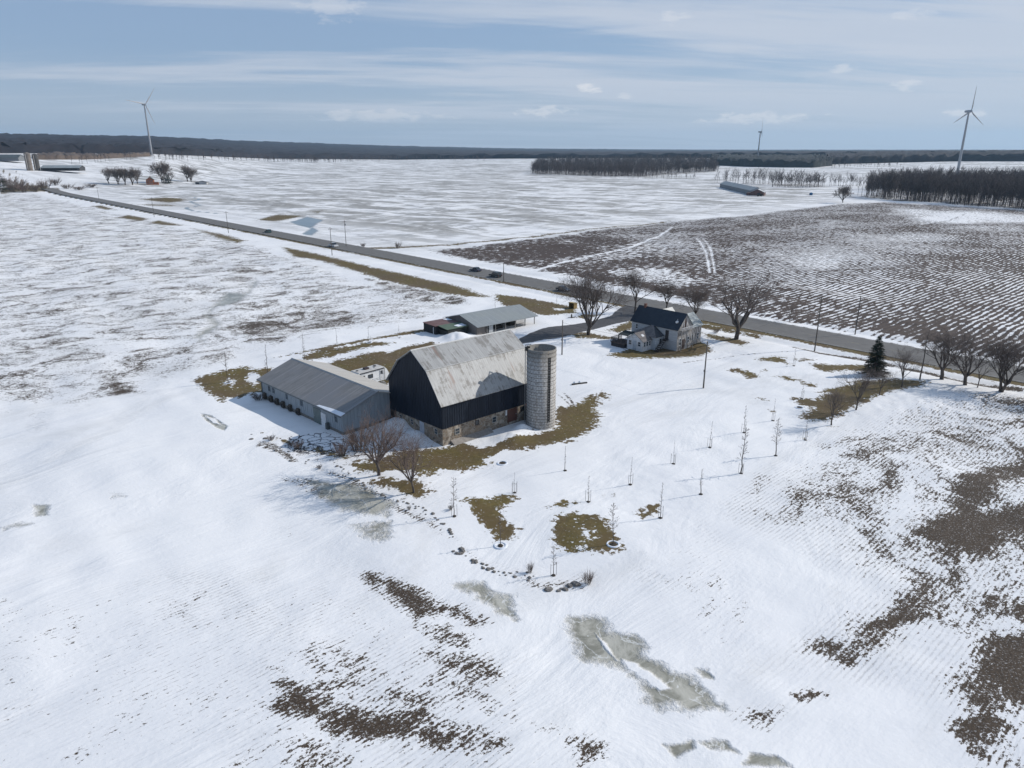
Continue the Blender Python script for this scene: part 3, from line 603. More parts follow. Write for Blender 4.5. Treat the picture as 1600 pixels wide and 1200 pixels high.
def door(parent, wall, a, w, h, m, z=0., name='door', handle=True, label=None):
    ax, at, sg = wall; p = MB(); e0, e1 = sorted((at + sg * .01, at + sg * .08))
    (p.box(e0, e1, a - w/2, a + w/2, z, z + h) if ax == 'x' else p.box(a - w/2, a + w/2, e0, e1, z, z + h))
    d = p.build(name, m, parent)
    if handle:
        q = MB(); g0, g1 = sorted((at + sg * .08, at + sg * .14)); (q.box(g0, g1, a + w * .36, a + w * .42, z + 1., z + 1.12) if ax == 'x' else q.box(a + w * .36, a + w * .42, g0, g1, z + 1., z + 1.12)); q.build('handle', M['steel'], d)
    if label: d['label'] = label
    return d

# ------------------------------------------------------------------ barn
def build_barn():
    L, W, wr, heR, heL, hsR, hsL, hb, iR, iL, hr = 18.3, 13.43, 6.6, 6.52, 7.04, 2.62, 2.07, 10.46, 3.01, 3.01, 12.77
    t = thing('barn', 'tall dark navy barn with a weathered gambrel roof and stone base', 'barn', (-9.84, 93.445, 0), .73)
    st = stone_material()
    MB().prism([(0, -.6), (W, -.6), (W, hsL - .01), (0, hsR - .01)], 0, L, 'x').build('foundation', st, t)
    e = .07; prof = [(-e, hsR), (-e, heR - .12), (iR, hb), (wr, hr), (W - iL, hb), (W + e, heL - .11), (W + e, hsL)]
    b = MB(); b.prism(prof, -e, L + e, 'x')
    # vertical ribs of the steel siding
    y = -e + .15
    def top(yy): return float(np.interp(yy, [p[0] for p in prof[1:6]], [p[1] for p in prof[1:6]]))
    def bot(yy): return hsR + (hsL - hsR) * (yy / W)
    while y < W: b.box(-e - .035, -e + .01, y - .03, y + .03, bot(y), top(y) - .05); y += .42
    x = .1
    while x < L: b.box(x - .03, x + .03, -e - .035, -e + .01, hsR, heR - .2); x += .42
    b.build('wall', M['navy'], t)
    rp = [(-.38, heR - .50), (iR, hb + .02), (wr, hr + .02), (W - iL, hb + .02), (W + .38, heL - .43)]
    up = .16; rb = MB(); rp0 = [(p, q + .02) for p, q in rp]; rp1 = [(p, q + up) for p, q in rp]
    rp1[0] = (rp[0][0] - .03, rp[0][1] + .10); rp1[-1] = (rp[-1][0] + .03, rp[-1][1] + .10)
    rb.prism(rp0 + rp1[::-1], -.40, L + .40, 'x'); ro = rb.build('roof', roof_material(), t)
    cap = mat('pale_ridge_flashing', (.60, .59, .56), .5, (.48, .47, .44), 2)
    c = MB(); c.prism([(wr - .22, hr + .09), (wr, hr + .22), (wr + .22, hr + .09), (wr, hr + .17)], -.42, L + .42, 'x'); c.build('ridge_cap', cap, ro)
    for yy in (iR, W - iL): MB().box(-.42, L + .42, yy - .11, yy + .11, hb + .13, hb + .20).build('roof_flashing', cap, ro)
    for (x0, w_, y0, z0) in ((7.0, 1.0, None, None), (11.6, 1.3, None, None)):   # rusty replacement sheets on the upper slope
        f0, f1 = (.55, .80) if x0 < 10 else (.30, .86)
        def pt(x, f): return (x, iR + (wr - iR) * f, hb + (hr - hb) * f + up + .012)
        MB().slab([pt(x0, f0), pt(x0 + w_, f0), pt(x0 + w_, f1), pt(x0, f1)], .01).build('rusty_roof_sheet', mat('rusty_sheet', (.21, .15, .125), .7, (.16, .125, .11), 2), ro)
    MB().box(-.43, -.38, -.30, .02, heR - .52, heR - .3).build('eave_trim', M['navy'], t)
    stonesurround = mat('pale_wood_trim', (.40, .38, .35), .8, (.30, .28, .25), 3)
    for xx, w_ in ((2.6, .9), (9.6, .85)): window(t, ('y', 0, -1), xx, hsR - 1.45, w_, .95, stonesurround)
    window(t, ('y', 0, -1), 6.3, hsR - 1.0, .7, .8, mat('dark_window_frame', (.06, .05, .045)), mullion=False); window(t, ('y', 0, -1), 15.4, hsR - 1.0, .8, .8, mat('dark_window_frame', (.06, .05, .045)), mullion=False)
    door(t, ('y', 0, -1), 13.2, 1.9, 2.05, mat('faded_red_boards', (.13, .055, .04), .85, (.09, .05, .04), 3, (4, 4, .4)), z=hsR - 2.15, label='faded red plank door in the stone wall')
    MB().box(11.85, 12.15, -.06, -.005, hsR - .9, hsR - .1).build('wall_patch', M['white'], t)
    for yy in (1.5, 7.6, 10.6): window(t, ('x', 0, -1), yy, bot(yy) - 1.15, .8, .85, stonesurround)
    door(t, ('x', 0, -1), 5.0, 1.1, 2.0, mat('pale_blue_grey_door', (.42, .45, .50), .7), z=bot(5.) - 2.1, label='pale grey door in the stone gable wall')
    MB().box(-.10, -.01, 11.9, 13.3, -.3, hsL - .02).build('corner_boards', mat('dark_boards', (.05, .042, .038), .9), t)
    MB().prism([(0, -.1), (-1.2, -.1), (0, .55)], 1.4, 8.8, 'x').build('stone_ramp', mat('pale_concrete', (.30, .27, .24), .9, (.22, .20, .18), 2), t)
    # dark lean-to joining barn and silo
    l = MB(); l.prism([(-.02, -.4), (-1.9, -.4), (-1.9, 1.7), (-.02, 2.5)], 15.9, 17.9, 'x'); l.build('feed_passage', mat('dark_weathered_boards', (.085, .062, .050), .9, (.05, .04, .035), 2, (3, 3, .4)), t)
    MB().prism([(-.01, 2.54), (-2.0, 1.72), (-2.0, 1.80), (-.01, 2.64)], 15.8, 18.0, 'x').build('passage_roof', mat('rusty_red_tin', (.10, .05, .04), .8), t)
    return t
build_barn()

# ------------------------------------------------------------------ silo
def build_silo():
    Rr, H = 2.21, 12.3; t = thing('silo', 'round open-topped concrete stave silo beside the barn', 'silo', (4.4, 101.8, 0), 0)
    n = 64; v = []; f = []
    rings = [(Rr + .05, -.4), (Rr, .0), (Rr, H), (Rr - .14, H), (Rr - .14, 8.0), (Rr - .14, -.2)]
    for r, z in rings: v += [(r * math.cos(a), r * math.sin(a), z) for a in np.arange(n) * 2 * math.pi / n]
    for k in range(len(rings) - 1): f += [(k * n + i, k * n + (i + 1) % n, (k + 1) * n + (i + 1) % n, (k + 1) * n + i) for i in range(n)]
    f.append(tuple((len(rings) - 1) * n + i for i in range(n)))
    w = MB().add(v, f).build('wall', stave_material(), t)
    for p in w.data.polygons: p.use_smooth = len(p.vertices) == 4 and abs(p.normal.z) < .5
    hm = mat('rusted_hoop_steel', (.17, .14, .115), .7, (.10, .085, .075), 4)
    z = .35; protos = None
    while z < H - .1:
        if protos is None:
            b = MB(); rr = Rr + .025; m_ = 48; vv = []; ff = []
            for i in range(m_):
                a = i * 2 * math.pi / m_
                vv += [((rr + dx) * math.cos(a), (rr + dx) * math.sin(a), dz) for dx, dz in ((-.03, -.022), (.012, -.022), (.012, .022), (-.03, .022))]
            for i in range(m_):
                j = (i + 1) % m_; ff += [(4 * i + k, 4 * j + k, 4 * j + (k + 1) % 4, 4 * i + (k + 1) % 4) for k in range(4)]
            protos = b.add(vv, ff).build('hoop', hm, t); o = protos
        else:
            o = protos.copy(); C.objects.link(o); o.parent = t
        o.location = (0, 0, z); z += .46 if z < 6 else .62
    MB().tube((0, 0, H - .02), (0, 0, H - .01), .01).v
    # unloading chute strip with rungs, on the side towards the lane
    a0 = math.radians(-62); c, s_ = math.cos(a0), math.sin(a0)
    ch = MB()
    def cp(dr, dt, z): return ((Rr + dr) * c - dt * s_, (Rr + dr) * s_ + dt * c, z)
    for sgn in (-1, 1):
        q = [cp(.02, sgn * .17, 1.2), cp(.16, sgn * .17, 1.2), cp(.16, sgn * .20, 1.2), cp(.02, sgn * .20, 1.2)]
        q2 = [(p[0], p[1], H - 1.) for p in q]; ch.add(q + q2, [(0, 1, 2, 3), (4, 5, 6, 7), (0, 1, 5, 4), (1, 2, 6, 5), (2, 3, 7, 6), (3, 0, 4, 7)])
    ch.build('chute_rail', mat('dark_chute', (.05, .045, .04), .8), t)
    bk = MB(); q = [cp(.03, -.16, 1.25), cp(.06, -.16, 1.25), cp(.06, .16, 1.25), cp(.03, .16, 1.25)]; q2 = [(p[0], p[1], H - 1.) for p in q]
    bk.add(q + q2, [(0, 1, 2, 3), (4, 5, 6, 7), (0, 1, 5, 4), (1, 2, 6, 5), (2, 3, 7, 6), (3, 0, 4, 7)]).build('chute_back', mat('dark_chute_back', (.075, .068, .06), .85), t)
    rung = MB().tube(cp(.12, -.17, 0), cp(.12, .17, 0), .018, n=4).build('ladder_rung', M['steel'], t); rung.location = (0, 0, 1.4)
    for z in np.arange(1.8, H - 1.1, .4): o = rung.copy(); C.objects.link(o); o.parent = t; o.location = (0, 0, float(z))
    # blower hood at the rim, and the slim filler pipe behind
    h = MB(); a1 = math.radians(195); hc = np.array([(Rr - .05) * math.cos(a1), (Rr - .05) * math.sin(a1), 0])
    h.tube(hc + (-.2, 0, H - .3), hc + (-.15, 0, H + .25), .20, .24, 10); h.tube(hc + (-.15, 0, H + .25), hc + (.35, .1, H + .18), .24, .16, 10); h.build('blower_hood', mat('dark_tin', (.05, .05, .05), .6, metal=.4), t)
    p = MB(); p.tube((-2.4, 1.2, -.3), (-2.4, 1.2, H + .1), .07, n=6); p.tube((-2.4, 1.2, H + .1), (-1.5, .8, H + .25), .07, n=6); p.build('filler_pipe', M['steel'], t)
build_silo()

# ------------------------------------------------------------------ long low shed
def build_shed():
    W, L, he, hr = 12.6, 24.9, 3.30, 5.42; rz = 2.366 - math.pi / 2
    ld = np.array([math.cos(2.366), math.sin(2.366)])
    t = thing('livestock_shed', 'long low grey shed with a gable roof lying beside the dark barn', 'shed', (-24.677 + ld[0] * .3, 97.117 + ld[1] * .3, 0), rz)
    sd = mat('blue_grey_siding', (.29, .325, .35), .6, (.235, .265, .29), 1.2, (2, 2, .3))
    MB().box(.02, W - .02, .02, L - .02, -.5, .62).build('foundation', mat('shed_block_base', (.20, .18, .16), .9, (.14, .13, .12), 2), t)
    b = MB(); b.prism([(0, .6), (0, he), (W / 2, hr), (W, he), (W, .6)], 0, L, 'y')
    y = .3
    while y < L: b.box(-.03, .01, y - .02, y + .02, .6, he - .12); y += .6
    x = .3
    while x < W: b.box(x - .02, x + .02, -.03, .01, .6, he - .12 + (hr - he) * (1 - abs(x - W/2) / (W/2))); x += .6
    b.build('wall', sd, t)
    rm = sheetroof('grey_shed_roof', (.245, .235, .225), (.15, .145, .14), (.19, .19, .195), 1, 3.6); rm2 = sheetroof('sunlit_shed_roof', (.47, .44, .39), (.38, .355, .32), (.42, .40, .37), 1, 3.6)  # sunlight on the far slope is put into its paler beige colour
    sl = (hr - he) / (W / 2); o = .45
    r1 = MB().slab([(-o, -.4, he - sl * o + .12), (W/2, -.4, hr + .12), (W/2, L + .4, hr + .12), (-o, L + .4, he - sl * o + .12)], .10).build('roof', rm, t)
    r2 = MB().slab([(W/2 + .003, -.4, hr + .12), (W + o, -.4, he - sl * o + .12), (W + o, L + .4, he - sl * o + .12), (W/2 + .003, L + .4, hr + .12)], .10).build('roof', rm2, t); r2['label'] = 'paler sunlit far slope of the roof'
    MB().prism([(W/2 - .2, hr + .06), (W/2, hr + .22), (W/2 + .2, hr + .06)], -.42, L + .42, 'y').build('ridge_cap', mat('shed_ridge_metal', (.36, .36, .35), .5), r1)
    MB().box(-o - .10, -o - .005, -.4, L + .4, he - sl * o - .05, he - sl * o + .10).build('gutter', mat('dark_gutter', (.10, .12, .13), .5), t)
    # snow left lying along the near eave
    MB().slab([(-o + .02, -.38, he - sl * o + .19), (.35, -.38, he + sl * .35 + .17), (.25, 2.6, he + sl * .25 + .16), (-.1, 6.0, he - sl * .1 + .14), (-o + .02, 6.3, he - sl * o + .16)], .05).build('snow_strip', M['snowcap'], r1)
    gm = mat('dark_green_grey_door', (.15, .18, .175), .7)
    door(t, ('x', 0, -1), 7.0, 2.1, 2.5, gm, z=.1, label='sliding grey-green door'); door(t, ('x', 0, -1), 5.2, 1.35, 2.15, M['white'], z=.1, label='white door in the long wall')
    wf = mat('grey_window_frame', (.16, .19, .21)); gp = glass('dark_shed_glass', (.05, .06, .07))
    for yy in (1.7, 11.6, 16.2, 20.6, 22.0): window(t, ('x', 0, -1), yy, 1.75, .7, .95, wf, gp)
    fan = None
    for yy in (12.6, 15.1, 17.4, 19.4, 21.4, 23.6):
        if fan is None:
            f = MB(); f.prism([(0, 0), (-.38, 0), (-.46, .25), (-.46, .75), (-.30, .98), (0, 1.02)], -.36, .36, 'y'); fan = f.build('fan_hood', mat('brown_fan_hood', (.07, .060, .050), .8), t); o_ = fan
            g = MB(); g.box(-.475, -.462, -.28, .28, .28, .74); g.build('louvre', M['black'], fan)
        else:
            o_ = fan.copy(); C.objects.link(o_); o_.parent = t
            g = fan.children[0].copy(); C.objects.link(g); g.parent = o_
        o_.location = (-.035, yy, .12)
    MB().box(-.5, -.04, 3.6, 4.1, -.2, 1.05).box(-.46, -.08, 3.64, 4.06, 1.05, 1.12).build('electrical_box', mat('dark_grey_box', (.09, .10, .10)), t)
    MB().box(-.12, -.03, L - .35, L - .25, -.3, he - .15).build('downspout', mat('dark_gutter', (.1, .12, .13)), t)
build_shed()

# ------------------------------------------------------------------ travel trailer between shed and barn
def build_trailer():
    hd = math.atan2(.737, .675); p0 = np.array([-26.75, 118.15])
    t = thing('travel_trailer', 'white travel trailer parked behind the long grey shed', 'trailer', (p0[0], p0[1], 0), hd)
    wht = mat('white_trailer_skin', (.66, .67, .67), .4, (.60, .61, .62)); dk = mat('dark_trim', (.03, .03, .035), .5); L = 6.3; W = 2.35
    MB().prism([(0, .75), (0, 3.0), (.15, 3.15), (5.6, 3.15), (6.1, 2.7), (6.75, 1.5), (6.6, .75)], 0, W, 'y').build('body', wht, t)
    MB().box(.1, 5.6, .05, W - .05, 3.155, 3.19).build('roof', mat('cream_trailer_roof', (.55, .53, .50), .7), t)
    MB().box(2.0, 2.9, .8, 1.5, 3.195, 3.5).build('air_conditioner', mat('dark_ac', (.05, .035, .035), .6), t)
    MB().box(4.4, 4.8, 1.3, 1.7, 3.195, 3.33).build('roof_vent', dk, t); MB().box(3.9, 4.15, .7, .95, 3.195, 3.28).build('roof_vent', M['steel'], t); MB().box(.5, .85, 1.2, 1.5, 3.195, 3.3).build('roof_vent', dk, t)
    MB().box(.3, 5.5, -.16, -.012, 2.92, 3.06).build('awning', dk, t)
    window(t, ('y', 0, -1), 2.5, 1.75, 1.0, .7, dk, name='window', mullion=False); window(t, ('y', 0, -1), .9, 1.9, .8, .6, dk, mullion=False)
    door(t, ('y', 0, -1), 4.9, .75, 1.9, mat('trailer_door', (.58, .59, .60)), z=.95); window(t, ('y', -.08, -1), 4.9, 2.05, .4, .6, dk, name='door_window', mullion=False)
    for z in (1.1, 1.35): MB().box(.1, 4.3, -.012, -.003, z, z + .07).build('stripe', mat('grey_stripe', (.18, .20, .22)), t)
    MB().tube((5.55, -.1, .75), (5.55, -.1, 3.0), .04, n=5).build('awning_arm', dk, t)
    for y0 in (-.02, W - .22):
        for xc in (2.6, 3.4): MB().tube((xc, y0, .36), (xc, y0 + .22, .36), .36, n=16).build('wheel', M['black'], t)
    h = MB(); h.box(.2, 6.5, .5, .6, .6, .74); h.box(.2, 6.5, W - .6, W - .5, .6, .74); h.tube((6.5, .55, .62), (7.6, W / 2, .55), .05, n=4); h.tube((6.5, W - .55, .62), (7.6, W / 2, .55), .05, n=4); h.tube((7.3, W/2, .0), (7.3, W/2, .8), .04, n=6); h.build('hitch', dk, t)
    MB().tube((6.9, W/2 - .25, .62), (6.9, W/2 - .25, 1.0), .16, n=10).tube((6.9, W/2 + .25, .62), (6.9, W/2 + .25, 1.0), .16, n=10).build('gas_bottles', M['white'], t)
    s = MB(); s.box(4.5, 5.3, -.75, -.15, .28, .34); s.box(4.5, 5.3, -.45, -.12, .55, .61); s.tube((4.52, -.7, 0), (4.52, -.4, .6), .025, n=4); s.tube((5.28, -.7, 0), (5.28, -.4, .6), .025, n=4); s.build('steps', M['steel'], t)
build_trailer()

# ------------------------------------------------------------------ open-fronted drive shed with its box annex
def build_drive_shed():
    W, L, he, hr = 12.7, 17.5, 2.25, 3.85; rz = 3.845 - math.pi / 2
    t = thing('drive_shed', 'open-fronted machine shed under a grey gable roof beyond the barn', 'shed', (5.65, 168.0, 0), rz)
    pl = mat('grey_plank_wall', (.21, .19, .175), .85, (.15, .135, .125), 2, (3, 3, .3)); dk = mat('black_boards', (.020, .021, .024), .8)
    b = MB(); b.box(.5, .62, L - 2.6, L, -.3, he - .05); b.prism([(.5, -.3), (.5, he - .02), (W/2, hr - .05), (W, he - .02), (W, -.3)], L - .12, L, 'y'); b.box(W - .12, W, 0, L - .13, -.3, he - .05)
    b.build('wall', pl, t)
    b = MB(); b.prism([(W * .45, -.3), (W * .45, hr - .25), (W/2, hr - .06), (W - .15, he - .04), (W - .15, -.3)], 2.2, 2.34, 'y'); b.box(W * .45, W * .45 + .12, 2.36, L - .15, -.3, hr - .5); b.build('inner_wall', dk, t)
    sl = (hr - he) / (W/2); o = .5; rm = sheetroof('bluish_grey_shed_roof', (.27, .29, .295), (.215, .235, .24), (.25, .27, .265), 1, 1.8)
    for nm, pts in (('roof', [(-o, -.5, he - sl * o + .12), (W/2, -.5, hr + .12), (W/2, L + .5, hr + .12), (-o, L + .5, he - sl * o + .12)]), ('roof', [(W/2 + .003, -.5, hr + .12), (W + o, -.5, he - sl * o + .12), (W + o, L + .5, he - sl * o + .12), (W/2 + .003, L + .5, hr + .12)])):
        MB().slab(pts, .10).build(nm, rm, t)
    pm = mat('pale_posts', (.26, .25, .235), .8)
    for y in (.1, 3.1, 6.2, 9.2, 12.2, 14.7): MB().box(.08, .24, y, y + .16, -.3, he - .06).build('post', pm, t)
    MB().box(.10, .24, 0, L, he - .30, he - .07).build('front_beam', mat('dark_beam', (.06, .055, .05)), t)
    MB().box(.26, .34, 12.9, 14.1, -.1, he - .32).build('white_door', mat('pale_grey_panel', (.48, .50, .51)), t)
    pt = mat('weathered_partition', (.13, .12, .11), .9)
    p = MB(); p.box(.3, .38, 3.3, 6.1, .9, 1.0)
    for k in range(8): p.box(.3, .36, 3.35 + k * .37, 3.42 + k * .37, -.2, he - .4)
    p.build('slatted_gate', pt, t)
    # stored lumber and machinery seen in the gloom, fixed racks
    MB().box(2.5, 4.2, 4.0, 6.0, -.1, 1.1).box(2.6, 4.0, 8.0, 10.4, -.1, .8).build('storage_rack', mat('dark_rack', (.05, .045, .04)), t)
    x = thing('storage_annex', 'low black box annex with red and green roof panels', 'outbuilding', t.location, rz)
    MB().box(6.55, 11.4, L + .55, 24.6, -.3, 2.15).build('wall', dk, x)
    MB().slab([(6.45, L + .52, 2.30), (11.5, L + .52, 2.36), (11.5, 24.75, 2.36), (6.45, 24.75, 2.30)], .12).build('roof', mat('faded_red_roof', (.13, .070, .065), .8, (.17, .11, .105), .6), x)
    b = MB(); b.box(3.1, 3.2, L + .55, 23.6, -.3, 1.9); b.box(3.2, 6.5, 23.5, 23.6, -.3, 1.5); b.build('lean_to_wall', mat('dark_green_boards', (.035, .040, .038), .9), x)
    MB().slab([(2.9, L + .52, 2.02), (6.44, L + .52, 2.34), (6.44, 24.0, 2.34), (2.9, 24.0, 2.02)], .08).build('lean_to_roof', mat('green_roof_panel', (.085, .125, .085), .7, (.11, .145, .105), .8), x)
    MB().slab([(3.4, L + .7, 2.12), (5.2, L + .7, 2.28), (4.6, L + 3.4, 2.24), (3.5, L + 3.0, 2.14)], .05).build('snow_patch', M['snowcap'], x); MB().slab([(9.0, L + .7, 2.42), (11.0, L + .7, 2.44), (10.6, L + 2.2, 2.44), (9.4, L + 1.8, 2.42)], .05).build('snow_patch', M['snowcap'], x)
    MB().box(7.3, 7.45, 24.61, 24.68, .1, 1.9).build('door_trim', M['white'], x)
build_drive_shed()

# ------------------------------------------------------------------ farmhouse
def build_house():
    rz = 2.315 - math.pi / 2
    t = thing('farmhouse', 'two-storey white farmhouse with a dark roof among bare trees', 'house', (34.533, 144.024, 0), rz)
    W, L, he, hr = 5.3, 12.0, 4.75, 7.55
    sid = mat('white_clapboard', (.44, .45, .46), .7, (.33, .34, .35), 1.2, (.6, .6, 5)); old = mat('peeling_white_boards', (.33, .32, .31), .8, (.15, .135, .125), 2.2, (1, 1, .35), lo=.45, hi=.6)
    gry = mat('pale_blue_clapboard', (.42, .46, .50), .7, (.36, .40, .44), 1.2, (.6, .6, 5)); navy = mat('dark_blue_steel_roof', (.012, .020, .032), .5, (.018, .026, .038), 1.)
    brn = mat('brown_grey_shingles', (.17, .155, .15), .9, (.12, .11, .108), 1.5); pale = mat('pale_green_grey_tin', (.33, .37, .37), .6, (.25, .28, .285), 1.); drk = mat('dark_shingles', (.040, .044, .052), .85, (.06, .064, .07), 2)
    MB().prism([(0, -.3), (0, he), (W/2, hr), (W, he), (W, -.3)], .03, L, 'y').build('wall', sid, t)
    MB().prism([(.02, -.3), (.02, he), (W/2, hr - .02), (W - .02, he), (W - .02, -.3)], -.02, .02, 'y').build('gable_wall', old, t)
    sl = (hr - he) / (W/2); o = .3
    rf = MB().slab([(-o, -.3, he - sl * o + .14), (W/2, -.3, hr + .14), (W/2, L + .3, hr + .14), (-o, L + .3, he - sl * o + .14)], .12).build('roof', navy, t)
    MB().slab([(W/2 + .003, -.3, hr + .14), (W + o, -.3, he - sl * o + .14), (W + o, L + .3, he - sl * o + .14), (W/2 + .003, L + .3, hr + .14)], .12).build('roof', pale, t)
    # gable end: recessed dark balcony opening under the peak, windows below
    MB().prism([(1.5, 4.55), (W/2 + .1, 6.7), (3.5, 4.55)], -.055, -.022, 'y').build('gable_opening', mat('dark_red_boards', (.055, .035, .032), .9), t)
    for a in (2.05, 3.05): MB().box(a - .06, a + .06, -.10, -.056, 4.5, 5.8).build('gable_post', M['white'], t)
    MB().box(.4, W - .4, -.75, -.05, 4.30, 4.42).build('balcony_floor', old, t)
    br = MB(); br.box(.4, W - .4, -.75, -.70, 4.9, 4.97)
    for k in range(16): br.box(.42 + k * .295, .46 + k * .295, -.75, -.71, 4.42, 4.9)
    br.build('balcony_railing', M['white'], t)
    for a in (.5, W - .6): MB().box(a, a + .14, -.74, -.60, -.2, 4.3).build('porch_post', old, t)
    window(t, ('y', -.02, -1), 1.0, 1.1, .8, 1.5); door(t, ('y', -.02, -1), 2.3, .95, 2.1, mat('dark_porch_door', (.07, .05, .045)), z=.15); window(t, ('y', -.02, -1), 4.0, 1.1, .8, 1.5)
    # rear cross wing
    MB().prism([(.9, -.3), (.9, 4.1), (3.4, 6.2), (5.9, 4.1), (5.9, -.3)], W + .01, 10.3, 'x').build('rear_wing_wall', old, t)
    for a, c_ in (((.6, 3.4), pale), ((6.2, 3.403), pale)):
        e, r_ = a; ez = 4.1 - .25
        MB().slab([(W + .35, e, ez + .14), (10.6, e, ez + .14), (10.6, r_, 6.34), (W + .35, r_, 6.34)], .12).build('rear_wing_roof', c_, t)
    window(t, ('y', .9, -1), 7.0, 1.0, .8, 1.4); window(t, ('y', .9, -1), 9.0, 1.0, .8, 1.4)
    MB().prism([(6.6, -.3), (6.6, 4.6), (8.6, 6.6), (10.6, 4.6), (10.6, -.3)], W + .01, 9.6, 'x').build('rear_ell_wall', sid, t)
    MB().slab([(W + .35, 6.3, 4.44), (9.9, 6.3, 4.44), (9.9, 8.6, 6.74), (W + .35, 8.6, 6.74)], .12).build('rear_ell_roof', mat('bright_tin_roof', (.42, .43, .42), .5), t)
    # kitchen wing with hipped roof, against the long shaded wall
    x0, x1, y0, y1, h = -2.75, -.01, 3.5, 9.6, 2.9
    MB().box(x0, x1, y0, y1, -.3, h).build('kitchen_wing_wall', gry, t); ap = (-.3, 6.2, 4.75)
    a, b, c_, d = (x0 - .3, y0 - .3, h - .05), (x1 - .02, y0 - .3, h - .05), (x1 - .02, y1 + .3, h - .05), (x0 - .3, y1 + .3, h - .05)
    top = (x1 - .02, 6.2, 4.75)
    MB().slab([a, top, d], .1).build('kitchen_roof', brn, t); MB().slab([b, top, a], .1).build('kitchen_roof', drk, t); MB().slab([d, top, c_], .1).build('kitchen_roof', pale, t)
    window(t, ('y', y0, -1), -1.0, 1.1, .55, 1.1, mat('dark_frame', (.05, .05, .05)), mullion=False)
    # glazed sunroom
    x0, x1, y0, y1, h, hp = -5.75, -2.77, 4.5, 8.6, 2.35, 3.65
    ym = (y0 + y1) / 2; MB().prism([(y0, -.3), (y0, h), (ym, hp), (y1, h), (y1, -.3)], x0, x1, 'x').build('sunroom_wall', mat('white_sunroom_boards', (.60, .61, .63), .6), t)
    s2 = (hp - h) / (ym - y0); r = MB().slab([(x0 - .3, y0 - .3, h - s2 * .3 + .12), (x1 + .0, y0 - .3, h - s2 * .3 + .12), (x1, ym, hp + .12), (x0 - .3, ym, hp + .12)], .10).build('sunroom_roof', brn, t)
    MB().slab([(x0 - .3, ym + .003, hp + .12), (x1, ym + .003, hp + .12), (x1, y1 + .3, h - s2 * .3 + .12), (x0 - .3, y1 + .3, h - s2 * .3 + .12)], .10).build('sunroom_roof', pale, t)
    MB().slab([(x0 + .9, y0 + .8, h + s2 * .8 + .19), (x0 + 1.6, y0 + .8, h + s2 * .8 + .19), (x0 + 1.6, y0 + 1.3, h + s2 * 1.3 + .19), (x0 + .9, y0 + 1.3, h + s2 * 1.3 + .19)], .06).build('skylight', M['white'], r)
    for yy in (5.35, 7.75): window(t, ('x', x0, -1), yy, 1.0, .85, 1.05)
    door(t, ('x', x0, -1), 6.55, .85, 1.95, mat('glass_door', (.36, .40, .44), .4), z=.1)
    for xx in (-5.1, -4.2, -3.35): window(t, ('y', y0, -1), xx, .95, .7, 1.1)
    # deck with railing and steps
    dm = mat('weathered_deck', (.115, .085, .070), .9, (.08, .062, .052), 2, (1, 4, 1)); dw = mat('dark_deck_skirt', (.045, .04, .04), .9)
    MB().box(-6.6, -2.8, 8.75, 12.4, .85, .98).build('deck_floor', dm, t); MB().box(-6.5, -2.9, 8.85, 12.3, -.2, .84).build('deck_skirt', dw, t)
    for nm, q in (('deck_railing', ((-6.55, 8.8), (-6.55, 12.35))), ('deck_railing', ((-6.55, 12.35), (-2.9, 12.35)))):
        (xa, ya), (xb, yb) = q; r_ = MB(); n = 9
        for k in range(n + 1):
            f = k / n; X = xa + (xb - xa) * f; Y = ya + (yb - ya) * f; r_.box(X - .05, X + .05, Y - .05, Y + .05, .98, 1.95)
        r_.tube((xa, ya, 1.95), (xb, yb, 1.95), .06, n=4); r_.tube((xa, ya, 1.5), (xb, yb, 1.5), .03, n=4); r_.build(nm, dw, t)
    MB().slab([(-5.2, 8.9, 2.55), (-2.8, 8.9, 3.0), (-2.8, 11.5, 3.0), (-5.2, 11.5, 2.55)], .08).build('deck_awning', mat('dark_green_awning', (.02, .03, .032), .8), t)
    for y in (9.0, 11.4): MB().box(-5.15, -5.05, y, y + .1, .98, 2.5).build('awning_post', dw, t)
    s = MB()
    for k in range(7): s.box(-3.6 + k * .42, -3.12 + k * .42, 2.2, 3.1, .15 + k * .3, .21 + k * .3)
    s.tube((-3.6, 2.2, .9), (-.7, 2.2, 3.0), .05, n=4); s.tube((-3.6, 2.2, 0), (-.7, 2.2, 2.1), .09, n=4); s.tube((-3.6, 3.1, 0), (-.7, 3.1, 2.1), .09, n=4); s.box(-3.65, -3.55, 2.15, 2.25, -.2, .9)
    s.build('outside_stairs', dw, t); MB().box(-.68, -.03, 2.0, 3.2, 2.05, 2.17).build('stair_landing', dw, t)
    door(t, ('x', 0, -1), 2.6, .8, 1.9, dw, z=2.2)
    for yy in (10.6,): window(t, ('x', 0, -1), yy, 3.0, .7, 1.1)
    MB().tube((1.0, .9, he - .1), (1.0, .9, 6.6), .035, n=5).tube((.6, .9, 6.0), (1.0, .9, 6.0), .25, .3, n=8).build('satellite_dish', M['white'], t)
    MB().box(2.3, 2.8, 10.2, 10.7, 7.2, 8.25).build('chimney', mat('old_brick', (.16, .08, .06), .9), t)
build_house()

